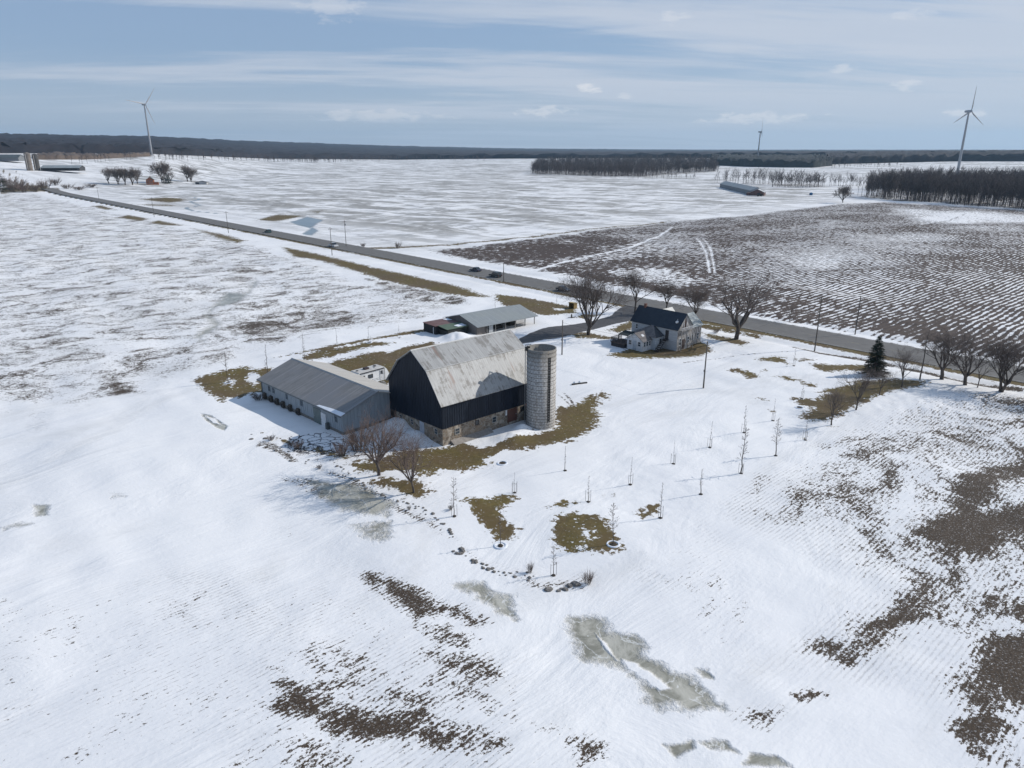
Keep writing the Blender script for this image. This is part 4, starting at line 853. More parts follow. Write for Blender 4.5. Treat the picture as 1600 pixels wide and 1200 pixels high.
# ------------------------------------------------------------------ bare trees
def tube_mesh(name, segs, m, sides=None):
    """segs: array rows x0 y0 z0 x1 y1 z1 r0 r1 -> one mesh of tapered prisms"""
    segs = np.asarray(segs, float); n = sides or 3; N = len(segs)
    p0, p1 = segs[:, 0:3], segs[:, 3:6]; d = p1 - p0; d /= np.linalg.norm(d, axis=1)[:, None] + 1e-9
    ref = np.where(np.abs(d[:, 2:3]) < .9, [[0, 0, 1.]], [[1., 0, 0]]); a = np.cross(d, ref); a /= np.linalg.norm(a, axis=1)[:, None]; b = np.cross(d, a)
    th = np.arange(n) * 2 * math.pi / n; cs = np.cos(th)[None, :, None]; sn = np.sin(th)[None, :, None]
    ring = cs * a[:, None] + sn * b[:, None]
    co = np.concatenate([p0[:, None] + ring * segs[:, 6, None, None], p1[:, None] + ring * segs[:, 7, None, None]], 1).reshape(-1, 3)
    i = np.arange(n); q = np.stack([i, (i + 1) % n, n + (i + 1) % n, n + i], 1)[None] + (np.arange(N) * 2 * n)[:, None, None]
    return raw_mesh(name, co, q.reshape(-1, 4), m)
def raw_mesh(name, co, f, m, smooth=False):
    me = bpy.data.meshes.new(name); me.vertices.add(len(co)); me.vertices.foreach_set('co', np.asarray(co, np.float32).ravel())
    f = np.asarray(f, np.int32); k = f.shape[1]
    me.loops.add(f.size); me.loops.foreach_set('vertex_index', f.ravel()); me.polygons.add(len(f)); me.polygons.foreach_set('loop_start', np.arange(0, f.size, k, dtype=np.int32))
    me.update(calc_edges=True)
    if smooth: me.polygons.foreach_set('use_smooth', np.ones(len(f), bool))
    if m: me.materials.append(m)
    return me
def skeleton(seed, H=12., spread=.9, trunk=.24, fork=.22, stems=1, r0=.28, levels=5, kids=(5, 5, 5, 4, 4), tw=.009, up=.20, lean=.25, excurrent=False):
    """grows a bare crown; returns (thick segments, twig segments)"""
    rs = np.random.RandomState(seed); thick = []; thin = []
    def unit(v): return v / (np.linalg.norm(v) + 1e-9)
    def branch(p, d, ln, r, lv):
        nseg = 4 if lv < 2 else 3; pts = [p]; dd = d; rads = [r]; end = r * (.45 if lv < levels - 1 else .35)
        for k in range(nseg):
            dd = unit(dd + rs.normal(0, .13 + .03 * lv, 3) + np.array([0, 0, up * (.35 if lv < 2 else .12)]))
            p = p + dd * ln / nseg; pts.append(p); rads.append(r + (end - r) * (k + 1) / nseg)
            (thick if lv < 2 else thin).append([*pts[-2], *pts[-1], max(rads[-2], tw), max(rads[-1], tw * .7)])
        if lv >= levels: return
        for j in range(kids[lv]):
            f = rs.uniform(.35, 1.) if lv else rs.uniform(.45, 1.); i = min(int(f * nseg), nseg - 1); q = pts[i] + (pts[i + 1] - pts[i]) * (f * nseg - i)
            side = unit(np.cross(dd, rs.normal(0, 1, 3))); an = rs.uniform(.28, .72) * (1.1 if lv else 1.)
            nd = unit(dd * math.cos(an) + side * math.sin(an)); branch(q, nd, ln * rs.uniform(*((.5, .78) if lv < 2 else (.38, .62))), max(rads[i] * rs.uniform(.4, .62), tw), lv + 1)
    if excurrent:
        pts = [np.zeros(3) - (0, 0, .3)]; n = 9; dd = np.array([0, 0, 1.])
        for k in range(n):
            pts.append(pts[-1] + unit(np.array([rs.normal(0, .035), rs.normal(0, .035), 1.])) * (H + .3) / n); a, b = r0 * (1 - k / n * .93), r0 * (1 - (k + 1) / n * .93)
            thick.append([*pts[-2], *pts[-1], max(a, tw), max(b, tw)])
            if k >= fork * n:
                for j in range(kids[0]):
                    an = rs.uniform(0, 6.28); e = rs.uniform(.5, 1.1); nd = unit(np.array([math.cos(an), math.sin(an), e]))
                    branch(pts[-2] + (pts[-1] - pts[-2]) * rs.rand(), nd, spread * H * rs.uniform(.25, .42) * (1 - .75 * k / n), max(a * .4, tw), 2)
        return np.array(thick), np.array(thin)
    for s in range(stems):
        an0 = s * 2 * math.pi / stems + rs.rand(); off = np.array([math.cos(an0), math.sin(an0), 0]) * (r0 * .6 if stems > 1 else 0)
        base = off - (0, 0, .35); top = off * (1 + 1.5 * (stems > 1)) + (rs.normal(0, .02 * H), rs.normal(0, .02 * H), trunk * H); r = r0 / math.sqrt(stems)
        mid = (base + top) / 2 + rs.normal(0, .01 * H, 3) * (1, 1, 0)
        thick.append([*base, *(base + (mid - base) * .35), r * 1.5, r * 1.08]); thick.append([*(base + (mid - base) * .35), *mid, r * 1.08, r]); thick.append([*mid, *top, r, r * .9])
        nl = kids[0]
        for j in range(nl):
            an = an0 * (stems > 1) + (j + rs.uniform(-.3, .3)) * 2 * math.pi / nl; e = rs.uniform(.18, 1.) * spread
            d = unit(np.array([math.cos(an) * e, math.sin(an) * e, 1.]))
            branch(top - (0, 0, rs.uniform(0, trunk * H * .12)), d, H * (1 - trunk) * rs.uniform(.62, .80), r * rs.uniform(.45, .72), 0 if nl < 8 else 1)
    return np.array(thick), np.array(thin)
def norm_h(a, b, H):
    z = max(a[:, 5].max(), b[:, 5].max()); k = H / z
    for q in (a, b): q[:, 0:6] *= k
    return a, b
TREES = {}
def tree_meshes(key, twig='twig', **kw):
    if key not in TREES:
        a, b = skeleton(**kw); a, b = norm_h(a, b, kw.get('H', 12.)); TREES[key] = (tube_mesh('trunk', a, M['bark'], 6), tube_mesh('crown', b, M[twig], 3))
    return TREES[key]
def tree(name, key, loc, H0, H, label, cat='tree', group=None, rz=None, **kw):
    a, b = tree_meshes(key, H=H0, **kw); rs = random.Random(str(loc)); t = thing(name, label, cat, loc, rs.uniform(0, 6.28) if rz is None else rz, group); s = H / H0; t.scale = (s, s, s)
    for n, me in (('trunk', a), ('crown', b)):
        o = bpy.data.objects.new(n, me); C.objects.link(o); o.parent = t
    return t
SMALL = {}
def small(name, kind):
    pass
# big roadside maples round the farmhouse
g = 'bare maples around the farmhouse'
def ft(px, py, top, key, label, name='bare_tree', group=None, sw=1.0, **kw):
    H = hpx(px, py, (py - top) * 1.08); t = tree(name, key, G(px, py), 12., H, label, group=group, **kw); t.scale = (t.scale[0] * sw, t.scale[1] * sw, t.scale[2]); return t
K5 = dict(kids=(6, 5, 5, 4, 3), levels=4)
ft(920, 524, 420, 'mapleA', 'tall bare multi-stemmed maple beside the dark driveway', name='maple_tree', seed=11, trunk=.15, spread=.62, r0=.28, group=g, sw=1.15, kids=(7, 5, 5, 5, 3), levels=4)
ft(992, 487, 418, 'mapleB', 'slim bare maple at the left end of the farmhouse roof', name='maple_tree', sw=1.12, seed=12, trunk=.28, spread=.75, r0=.22, group=g, **K5)
ft(1042, 487, 434, 'mapleC', 'small bare tree rising behind the dark farmhouse ridge', name='maple_tree', sw=1.12, seed=13, trunk=.30, spread=.8, r0=.22, group=g, **K5)
ft(1084, 497, 440, 'mapleD', 'bushy bare tree behind the right gable of the farmhouse', name='maple_tree', sw=1.12, seed=14, trunk=.2, spread=1.0, r0=.2, group=g, stems=2, **K5)
ft(1150, 530, 412, 'mapleE', 'largest wide-crowned bare maple right of the farmhouse', name='maple_tree', seed=21, trunk=.20, spread=1.15, r0=.27, group=g, sw=1.28, kids=(8, 6, 5, 4, 3), levels=4)
ft(1234, 502, 458, 'thorn', 'small scrubby tree on the far side of the road', name='bare_tree', seed=17, trunk=.12, spread=.8, r0=.12, stems=2, kids=(4, 4, 4, 4, 3), levels=3)
# reddish round crowned pair in front of the barn
ft(592, 747, 640, 'crabA', 'reddish round-crowned bare tree before the barn corner', name='round_crowned_tree', seed=31, trunk=.22, spread=1.15, r0=.24, twig='twig_red', sw=1.02, kids=(10, 7, 6, 5, 3), levels=4, up=.3, group='pair of bare trees in front of the barn')
ft(647, 774, 682, 'crabB', 'browner round-crowned bare tree nearer the camera than its twin', name='round_crowned_tree', seed=32, trunk=.22, spread=1.2, r0=.20, twig='twig_red', sw=1.0, kids=(9, 7, 6, 5, 3), levels=4, up=.3, group='pair of bare trees in front of the barn')
# row along the road at the right
g = 'bare trees in the row beside the road at the right'
ft(1437, 594, 512, 'rowA', 'thin pole-like bare tree at the left end of the roadside row', seed=41, excurrent=True, fork=.35, spread=.35, r0=.16, kids=(4, 4, 4, 3, 3), levels=4, group=g, name='roadside_tree')
ft(1471, 593, 500, 'rowB', 'full bare tree second in the roadside row with a short thick trunk', sw=1.22, seed=42, trunk=.22, spread=.8, r0=.26, group=g, name='roadside_tree', kids=(6, 5, 4, 4, 3), levels=4)
ft(1508, 602, 512, 'rowC', 'forked bare tree third in the roadside row', sw=1.22, seed=43, trunk=.2, spread=.85, r0=.26, group=g, name='roadside_tree', kids=(6, 5, 4, 4, 3), levels=4)
ft(1527, 606, 552, 'rowD', 'slight crooked young tree between the two forked roadside trees', seed=44, trunk=.3, spread=.7, r0=.16, group=g, name='roadside_tree', kids=(4, 4, 4, 3, 3), levels=3)
ft(1564, 612, 520, 'rowE', 'twin-trunked bare tree at the right edge of the roadside row', sw=1.22, seed=45, trunk=.2, spread=.8, r0=.32, stems=2, group=g, name='roadside_tree', kids=(6, 5, 4, 4, 3), levels=4)
ft(1660, 630, 525, 'rowB', 'unseen bare tree just past the right edge, added for its shadow', seed=42, group=g, name='roadside_tree', rz=2.2)  # out of view, added to throw shadow into the scene
ft(1690, 636, 540, 'rowC', 'unseen bare tree well past the right edge, added for its shadow', seed=43, group=g, name='roadside_tree', rz=1.2)  # second unseen tree, likewise added for shadow
# young trees on the brown grass
g = 'middle-sized bare trees on the brown grass near the spruce'
ft(1299, 664, 598, 'midA', 'bare young tree nearest the camera on the brown grass', seed=51, trunk=.3, spread=.7, r0=.17, group=g, name='young_tree', kids=(7, 5, 5, 3, 3), levels=3)
ft(1337, 643, 574, 'midB', 'bare young tree in the middle of the brown grass', seed=52, trunk=.3, spread=.8, r0=.18, group=g, name='young_tree', kids=(7, 6, 5, 3, 3), levels=3)
ft(1373, 622, 575, 'midC', 'bare young tree directly in front of the dark spruce', seed=53, trunk=.3, spread=.8, r0=.16, group=g, name='young_tree', kids=(7, 6, 5, 3, 3), levels=3)
ft(1408, 608, 540, 'midA', 'low-branched bare tree just right of the dark spruce', seed=51, group=g, name='young_tree', rz=4.)

# ------------------------------------------------------------------ spruce
def conifer(seed, H=8., rad=2.0, tiers=26):
    rs = np.random.RandomState(seed); segs = []; co = []; fs = []
    for k in range(tiers):
        z = H * (.06 + .92 * k / tiers); rr = rad * (1 - (k / tiers)) ** .85 * rs.uniform(.85, 1.12) + .12
        for j in range(int(9 + 11 * (1 - k / tiers))):
            an = rs.uniform(0, 6.28); ln = rr * rs.uniform(.7, 1.15); d = np.array([math.cos(an), math.sin(an), rs.uniform(-.32, .12)])
            p0 = np.array([0, 0, z]); p1 = p0 + d * ln; segs.append([*p0, *p1, .03, .012])
            n = max(3, int(ln * 8))
            for i in range(n):
                f = .22 + .78 * (i + rs.rand()) / n; q = p0 + d * ln * f
                for s in (-1, 1):
                    for m_ in range(2):
                        w = np.array([-d[1] * s, d[0] * s, 0]) * rs.uniform(.12, .34) + d * rs.uniform(.08, .25) + (0, 0, rs.uniform(-.20, .06))
                        u = np.array([rs.normal(0, .05), rs.normal(0, .05), rs.uniform(.03, .10)])
                        b0 = len(co); co += [q - u * .5, q + u * .5, q + w]; fs.append((b0, b0 + 1, b0 + 2))
    return segs, co, fs
def spruce(name, px, py, top, wpx, label, seed):
    H = hpx(px, py, py - top); t = thing(name, label, 'tree', G(px, py), 0)
    segs, co, fs = conifer(seed, H, px_width(px, py, wpx) / 2)
    o = bpy.data.objects.new('needles', raw_mesh('needles', co, fs, M['spruce'])); C.objects.link(o); o.parent = t
    MB().tube((0, 0, -.3), (0, 0, H * .6), .20, .1, 8).tube((0, 0, H * .6), (0, 0, H * .97), .1, .02, 6).build('trunk', M['bark'], t)
    b = bpy.data.objects.new('boughs', tube_mesh('boughs', segs, M['bark'], 3)); C.objects.link(b); b.parent = t
    return t
spruce('spruce_tree', 1365, 586, 523, 38, 'dark green spruce standing among bare young trees', 3)

# ------------------------------------------------------------------ planted saplings with stakes
stk = mat('grey_stake', (.10, .095, .09), .8); tie = mat('pale_tie', (.25, .24, .22), .8)
def sapling(px, py, top, label, stakes=2, ring=0, seed=1, thick=.03, bushy=1.0, name='sapling', mound=True):
    H = hpx(px, py, py - top); t = thing(name, label, 'sapling', G(px, py), 0, 'saplings planted across the snowy lawn')
    rs = np.random.RandomState(seed)
    key = 'sap%d_%d' % (seed % 4, int(bushy * 2))
    if key not in TREES:
        a, b = skeleton(seed=60 + seed % 4, H=4., excurrent=True, fork=.28, spread=.42 * bushy, r0=.035, kids=(int(3 + 2 * bushy), 4, 3, 3, 2), levels=3, tw=.010); TREES[key] = (tube_mesh('stem', a, M['bark'], 5), tube_mesh('branches', b, M['twig'], 3))
    s = H / 4.
    for n, me in (('stem', TREES[key][0]), ('branches', TREES[key][1])):
        o = bpy.data.objects.new(n, me); C.objects.link(o); o.parent = t; o.scale = (max(s, .8) * thick / .03, max(s, .8) * thick / .03, s) if n == 'stem' else (s, s, s)
    o = None
    sh = min(1.45, H * .5)
    for k in range(stakes):
        an = k * 2 * math.pi / stakes + .6; x, y = .36 * math.cos(an), .36 * math.sin(an)
        if 'stake' not in TREES: TREES['stake'] = MB().tube((0, 0, -.3), (0, 0, 1.45), .020, n=5).mesh('stake'); TREES['stake'].materials.append(stk)
        o = bpy.data.objects.new('stake', TREES['stake']); C.objects.link(o); o.parent = t; o.location = (x, y, 0)
    if stakes:
        b = MB(); pts = [(.36 * math.cos(k * 2 * math.pi / stakes + .6), .36 * math.sin(k * 2 * math.pi / stakes + .6), 1.25) for k in range(stakes)]
        for p in pts: b.tube(p, (0, 0, 1.25), .014, n=3)
        b.build('tie', tie, t)
    if mound:
        b = MB(); n = 14; rr = .27 if not ring else .38
        pts = [(rr * math.cos(a) * rs.uniform(.8, 1.2), rr * math.sin(a) * rs.uniform(.8, 1.2)) for a in np.arange(n) * 2 * math.pi / n]
        b.add([(x, y, -.2) for x, y in pts] + [(x * .8, y * .8, .06) for x, y in pts], [tuple(range(n, 2 * n))] + [(i, (i + 1) % n, n + (i + 1) % n, n + i) for i in range(n)]).build('mulch_mound', M['mulch'], t)
    if ring: rim(t)
    return t
def rim(t):
    n = 20; v = []; f = []
    for i in range(n):
        a = i * 2 * math.pi / n; v += [(r * math.cos(a), r * math.sin(a), z) for r, z in ((.50, -.1), (.55, .09), (.68, .09), (.80, -.1))]
    for i in range(n):
        j = (i + 1) % n; f += [(4 * i + k, 4 * j + k, 4 * j + k + 1, 4 * i + k + 1) for k in range(3)]
    return MB().add(v, f).build('snow_rim', M['snowcap'], t)
SAP = [
 (710, 809, 748, 'bushy staked sapling beside the rubble line, left of the first grass patch', 2, 0, .04, 1.3), (782, 849, 788, 'sapling in a white rimmed ring at the foot of the crooked grass patch', 0, 1, .035, .9),
 (804, 770, 738, 'short sapling in a cage of stakes above the crooked grass patch', 4, 0, .03, .3), (883, 738, 700, 'lone unstaked sapling on the snow below the silo', 0, 0, .05, .5),
 (919, 786, 745, 'staked sapling above the large square grass patch', 3, 0, .035, .6), (865, 894, 848, 'dark bushy sapling below the large square grass patch', 2, 0, .045, 1.2),
 (958, 850, 785, 'branching sapling in a white rimmed ring on the large square grass patch', 0, 1, .045, 1.4), (985, 758, 714, 'slender staked sapling beyond the tiny round grass tuft', 2, 0, .03, .4),
 (1032, 808, 753, 'sapling at the right side of the small triangular grass patch', 2, 0, .04, .8), (1052, 727, 690, 'small staked sapling in open snow right of the slender one', 3, 0, .03, .3),
 (1095, 773, 734, 'dark stout sapling with drooping side branches in open snow', 0, 0, .07, .9), (1109, 700, 658, 'staked sapling farther back in open snow, mid lawn', 3, 0, .03, .4),
 (1158, 740, 668, 'tallest staked sapling at the near edge of the lawn', 3, 0, .055, 1.2), (1162, 677, 634, 'thin staked sapling directly behind the tallest one', 3, 0, .035, .5),
 (1212, 712, 655, 'broad unstaked sapling beside the edge of the ploughed snow', 0, 0, .055, 1.5), (1208, 656, 622, 'small sapling beside the double brown tuft', 2, 0, .025, .7),
 (1258, 687, 650, 'staked sapling on a small tuft in the tree shadow', 3, 0, .035, .6), (1253, 624, 598, 'little sapling above the big brown grass area', 2, 0, .03, .5),
 (1240, 575, 548, 'faint young sapling near the road side grass strips', 2, 0, .03, .5),
 (357, 597, 550, 'bushy sapling standing in the grass left of the long shed', 0, 1, .05, 1.4), (419, 583, 538, 'bare sapling behind the left end of the long shed', 0, 0, .05, .9), (417, 592, 562, 'short sapling close to the left gable of the long shed', 0, 0, .03, .6),
 (476, 562, 524, 'sapling behind the ridge of the long shed', 2, 0, .04, .9), (528, 550, 516, 'sapling on the grass strip beyond the long shed', 2, 0, .035, .7), (577, 539, 514, 'sapling in a white ring near the brown track', 2, 1, .035, .7), (624, 530, 509, 'small sapling nearest the black annex', 2, 0, .03, .6),
 (870, 478, 458, 'tiny sapling on the brown lawn by the road', 0, 0, .035, .5), (774, 486, 466, 'small bare sapling behind the drive shed roof', 0, 0, .05, .5),
]
for i, (px, py, top, lab, st, rg, th, bu) in enumerate(SAP): sapling(px, py, top, lab, st, rg, i, th, bu)
for px, py, lab in ((785, 725, 'empty white rimmed planting ring on the edge of the barn lawn'), (1249, 637, 'empty planting ring left of the big brown grass area')):
    t = thing('planting_ring', lab, 'planting ring', G(px, py)); rim(t); MB().tube((0, 0, -.1), (0, 0, .05), .50, .44, 14).build('mulch_mound', M['mulch'], t)
# brush
def shrub(px, py, wpx, hp, label, seed, twig='twig_red', n=None, name='shrub', group=None):
    H = hpx(px, py, hp); key = 'shrub%d%s' % (seed, twig)
    if key not in TREES:
        rs = np.random.RandomState(seed); a = []; b = []
        for k in range(26):
            an = rs.uniform(0, 6.28); d = np.array([math.cos(an) * rs.uniform(.1, .9), math.sin(an) * rs.uniform(.1, .9), 1.]); p = np.array([math.cos(an), math.sin(an), 0]) * rs.uniform(0, .35); q = p + d * rs.uniform(.45, .9); a.append([*(p - (0, 0, .15)), *q, .02, .012])
            for j in range(12):
                f = rs.uniform(.3, 1.); s = p + (q - p) * f; e = s + (d + rs.normal(0, .55, 3)) * rs.uniform(.15, .38); b.append([*s, *e, .010, .006])
        TREES[key] = (tube_mesh('stems', a, M['bark'], 3), tube_mesh('twigs', b, M[twig], 3))
    t = thing(name, label, 'shrub', G(px, py), seed, group); w = px_width(px, py, wpx) / 1.6
    t.scale = (w, w, H)
    for n_, me in (('stems', TREES[key][0]), ('twigs', TREES[key][1])):
        o = bpy.data.objects.new(n_, me); C.objects.link(o); o.parent = t
    return t
shrub(562, 708, 44, 34, 'reddish leafless thicket at the corner of the long shed', 1); shrub(536, 717, 26, 20, 'low reddish brush left of the shed corner thicket', 2); shrub(918, 906, 20, 17, 'small red-brown shrub at the end of the rubble line', 3)
shrub(468, 704, 20, 12, 'low brush on the snow bank below the long shed', 2); shrub(828, 890, 12, 14, 'thin dry weed clump in the middle of the rubble line', 3, 'twig')
shrub(405, 624, 26, 10, 'dark tangle of brush at the left corner of the long shed', 1, 'twig'); shrub(1118, 520, 12, 6, 'dry weeds beside the farmhouse gable', 3, 'twig')
shrub(622, 388, 10, 9, 'small dark bush at the road junction of the field ditch', 1, 'twig'); shrub(568, 386, 9, 6, 'small bush on the ditch bank beside the road', 2, 'twig')
for px, py, w, h in ((500, 735, 10, 6), (455, 700, 12, 6), (425, 690, 14, 7), (640, 800, 8, 6), (705, 800, 10, 7)): shrub(px, py, w, h, 'dry grass tuft along the rubble line', 2, 'twig', name='dry_tuft', group='dry tufts on the old fence line')
# stones of the old fence row
rs = np.random.RandomState(5)
def rock_mesh(seed):
    r_ = np.random.RandomState(seed); import bmesh
    b = bmesh.new(); bmesh.ops.create_icosphere(b, subdivisions=2, radius=1.)
    for v in b.verts: v.co *= r_.uniform(.75, 1.15); v.co.z *= .62
    me = bpy.data.meshes.new('stone'); b.to_mesh(me); b.free(); me.materials.append(M['rock']); return me
RM = [rock_mesh(i) for i in range(5)]
def rocks(line, n, s0, s1, label, group, jit=.5):
    pts = [G(*p) for p in line]; cum = np.concatenate([[0], np.cumsum([np.linalg.norm(b - a) for a, b in zip(pts[:-1], pts[1:])])])
    for k in range(n):
        d = (k + rs.uniform(-.4, .4)) / n * cum[-1]; i = min(max(np.searchsorted(cum, d) - 1, 0), len(pts) - 2); f = (d - cum[i]) / (cum[i + 1] - cum[i] + 1e-9)
        p = pts[i] + (pts[i + 1] - pts[i]) * f + (rs.normal(0, jit), rs.normal(0, jit), 0); z = float(height(np.array([p[0]]), np.array([p[1]]))[0])
        o = bpy.data.objects.new('fieldstone', RM[rs.randint(5)]); C.objects.link(o); s = s0 + (s1 - s0) * rs.rand() ** 2; o.scale = (s * rs.uniform(.8, 1.5), s, s * rs.uniform(.7, 1.1)); o.rotation_euler = (0, 0, rs.uniform(0, 6.28)); o.location = (p[0], p[1], z + s * .1); tag(o, label, 'stone', group)
rocks([(528, 733), (560, 757), (600, 780), (640, 790), (690, 818), (712, 838)], 60, .10, .26, 'small dark stone in the rubble row past the two round-crowned trees', 'stones of the rubble row by the round-crowned trees', .25)
rocks([(712, 857), (745, 875), (775, 890), (815, 895), (835, 908)], 34, .09, .32, 'dark stone in the lower rubble row left of the red-brown shrub', 'stones of the lower rubble row', .4)
rocks([(850, 918), (880, 915), (908, 904)], 8, .18, .48, 'dark boulder in the short cluster beside the red-brown shrub', 'boulders beside the red-brown shrub', .25)
rocks([(395, 682), (430, 700), (452, 722), (500, 728)], 16, .12, .32, 'dark stone on the bank below the long grey shed', 'stones on the bank below the shed', .5)
# cast-off things around the yard
t = thing('tree_stump', 'dark stump with cut brush beside the driveway', 'stump', G(893, 497)); MB().tube((0, 0, -.2), (0, 0, .95), .22, .17, 10).build('trunk', M['bark'], t); MB().tube((-.9, .2, .05), (.9, -.2, .12), .08, .05, 6).tube((-.2, .6, .05), (1.4, .4, .1), .06, .03, 6).build('cut_branches', M['bark'], t)
t = thing('log_pile', 'snow covered timber baulk lying right of the silo', 'timber', G(905, 601), R(20)); MB().box(-1.5, 1.5, -.25, .0, -.05, .22).build('beam', mat('dark_timber', (.05, .045, .04)), t); MB().tube((-.9, .25, .1), (-.75, .25, .42), .28, .15, 8).tube((.2, .3, .1), (.3, .3, .40), .3, .14, 8).build('snow_cap', M['snowcap'], t)
t = thing('roadside_shelter', 'small tan wooden shelter by the driveway entrance', 'shelter', G(895, 481), R(-48)); tw_ = mat('tan_plywood', (.33, .23, .09), .8, (.26, .18, .075), 2)
MB().box(-.95, .95, .6, .68, -.1, 1.35).box(-.95, -.87, -.6, .59, -.1, 1.35).box(.87, .95, -.6, .59, -.1, 1.35).build('wall', tw_, t); MB().slab([(-1.1, -.75, 1.55), (1.1, -.75, 1.55), (1.1, .8, 1.40), (-1.1, .8, 1.40)], .07).build('roof', mat('faded_yellow_roof', (.36, .27, .12), .8), t); MB().box(-.86, .86, .2, .59, .3, .38).build('bench', tw_, t)

# ------------------------------------------------------------------ utility poles and wires
POLES = []
def pole(px, py, top, label, arm=True, group='utility poles along the road', transformer=False, r=.14):
    p = G(px, py); H = hpx(px, py, py - top); t = thing('utility_pole', label, 'utility pole', p, math.atan2(RN[1], RN[0]), group)
    MB().tube((0, 0, -.5), (0, 0, H), r, r * .65, 10).build('post', M['wood'], t)
    if arm:
        c = MB().box(-.9, .9, -.06, .06, H - .75, H - .62).build('crossarm', M['wood'], t)
        for x in (-.8, 0, .8): MB().tube((x, 0, H - .62), (x, 0, H - .45), .05, .035, 6).build('insulator', mat('grey_insulator', (.3, .3, .31)), c)
    if transformer: MB().tube((.32, 0, H - 2.3), (.32, 0, H - 1.5), .22, n=10).build('transformer', mat('transformer_grey', (.25, .27, .28)), t)
    else: MB().box(-.1, .1, .12, .22, 3.0, 3.35).build('marker', M['steel'], t)
    POLES.append((p + np.array([0, 0, H - .5]), t)); return POLES[-1][0]
def wire(a, b, label, sag=.8, r=.019, name='power_line', group=None, offs=((0, 0),)):
    t = thing(name, label, 'wire', a, 0, group)
    for ox, oz in offs:
        n = 14; pts = [a + (b - a) * k / n + np.array([RN[0] * ox, RN[1] * ox, oz - sag * 4 * (k / n) * (1 - k / n)]) - a for k in range(n + 1)]
        o = bpy.data.objects.new('strand', tube_mesh('strand', [[*p, *q, r, r] for p, q in zip(pts[:-1], pts[1:])], mat('dark_wire', (.05, .05, .055), .7), 3)); C.objects.link(o); o.parent = t
w1 = pole(155, 313, 292, 'farthest utility pole near the far end of the road'); w2 = pole(241, 339, 308, 'utility pole beside the road left of the dark meadow patch'); w3 = pole(357, 364, 330, 'utility pole on the near side of the road past the teal car')
w4 = pole(519, 399, 355, 'utility pole in front of the white pickup truck'); w5 = pole(541, 385, 344, 'taller utility pole across the road behind the pickup truck', transformer=True); w6 = pole(787, 440, 412, 'short pole beside the two dark cars', arm=False)
w7 = pole(1273, 546, 460, 'tall utility pole beside the road right of the farmhouse'); w8 = pole(1336, 522, 462, 'utility pole on the far road verge behind the spruce', arm=False); w9 = pole(1099, 606, 533, 'lone yard pole on the snow in front of the farmhouse', arm=False, group='yard poles')
w10 = pole(878, 556, 502, 'yard pole between the silo and the driveway', arm=False, group='yard poles')
wire(w2, w1, 'wires between the two farthest road poles', offs=((-.8, 0), (.8, 0))); wire(w3, w2, 'wires from the pole past the teal car to the next one left', offs=((-.8, 0), (.8, 0))); wire(w4, w3, 'wires from the pickup truck pole to the next pole left', offs=((-.8, 0), (.8, 0)))
wire(w4, w7, 'long roadside wires from the pickup truck to the tall right pole', sag=2.5, offs=((-.8, 0), (.8, 0))); wire(w7, w9, 'service wire from the tall road pole to the yard pole'); wire(w9, w10, 'service wire between the two yard poles'); wire(w7, w7 + np.array([*(RD * 90), 0]), 'roadside wires running out past the right edge', sag=1.6, offs=((-.8, 0), (.8, 0)))

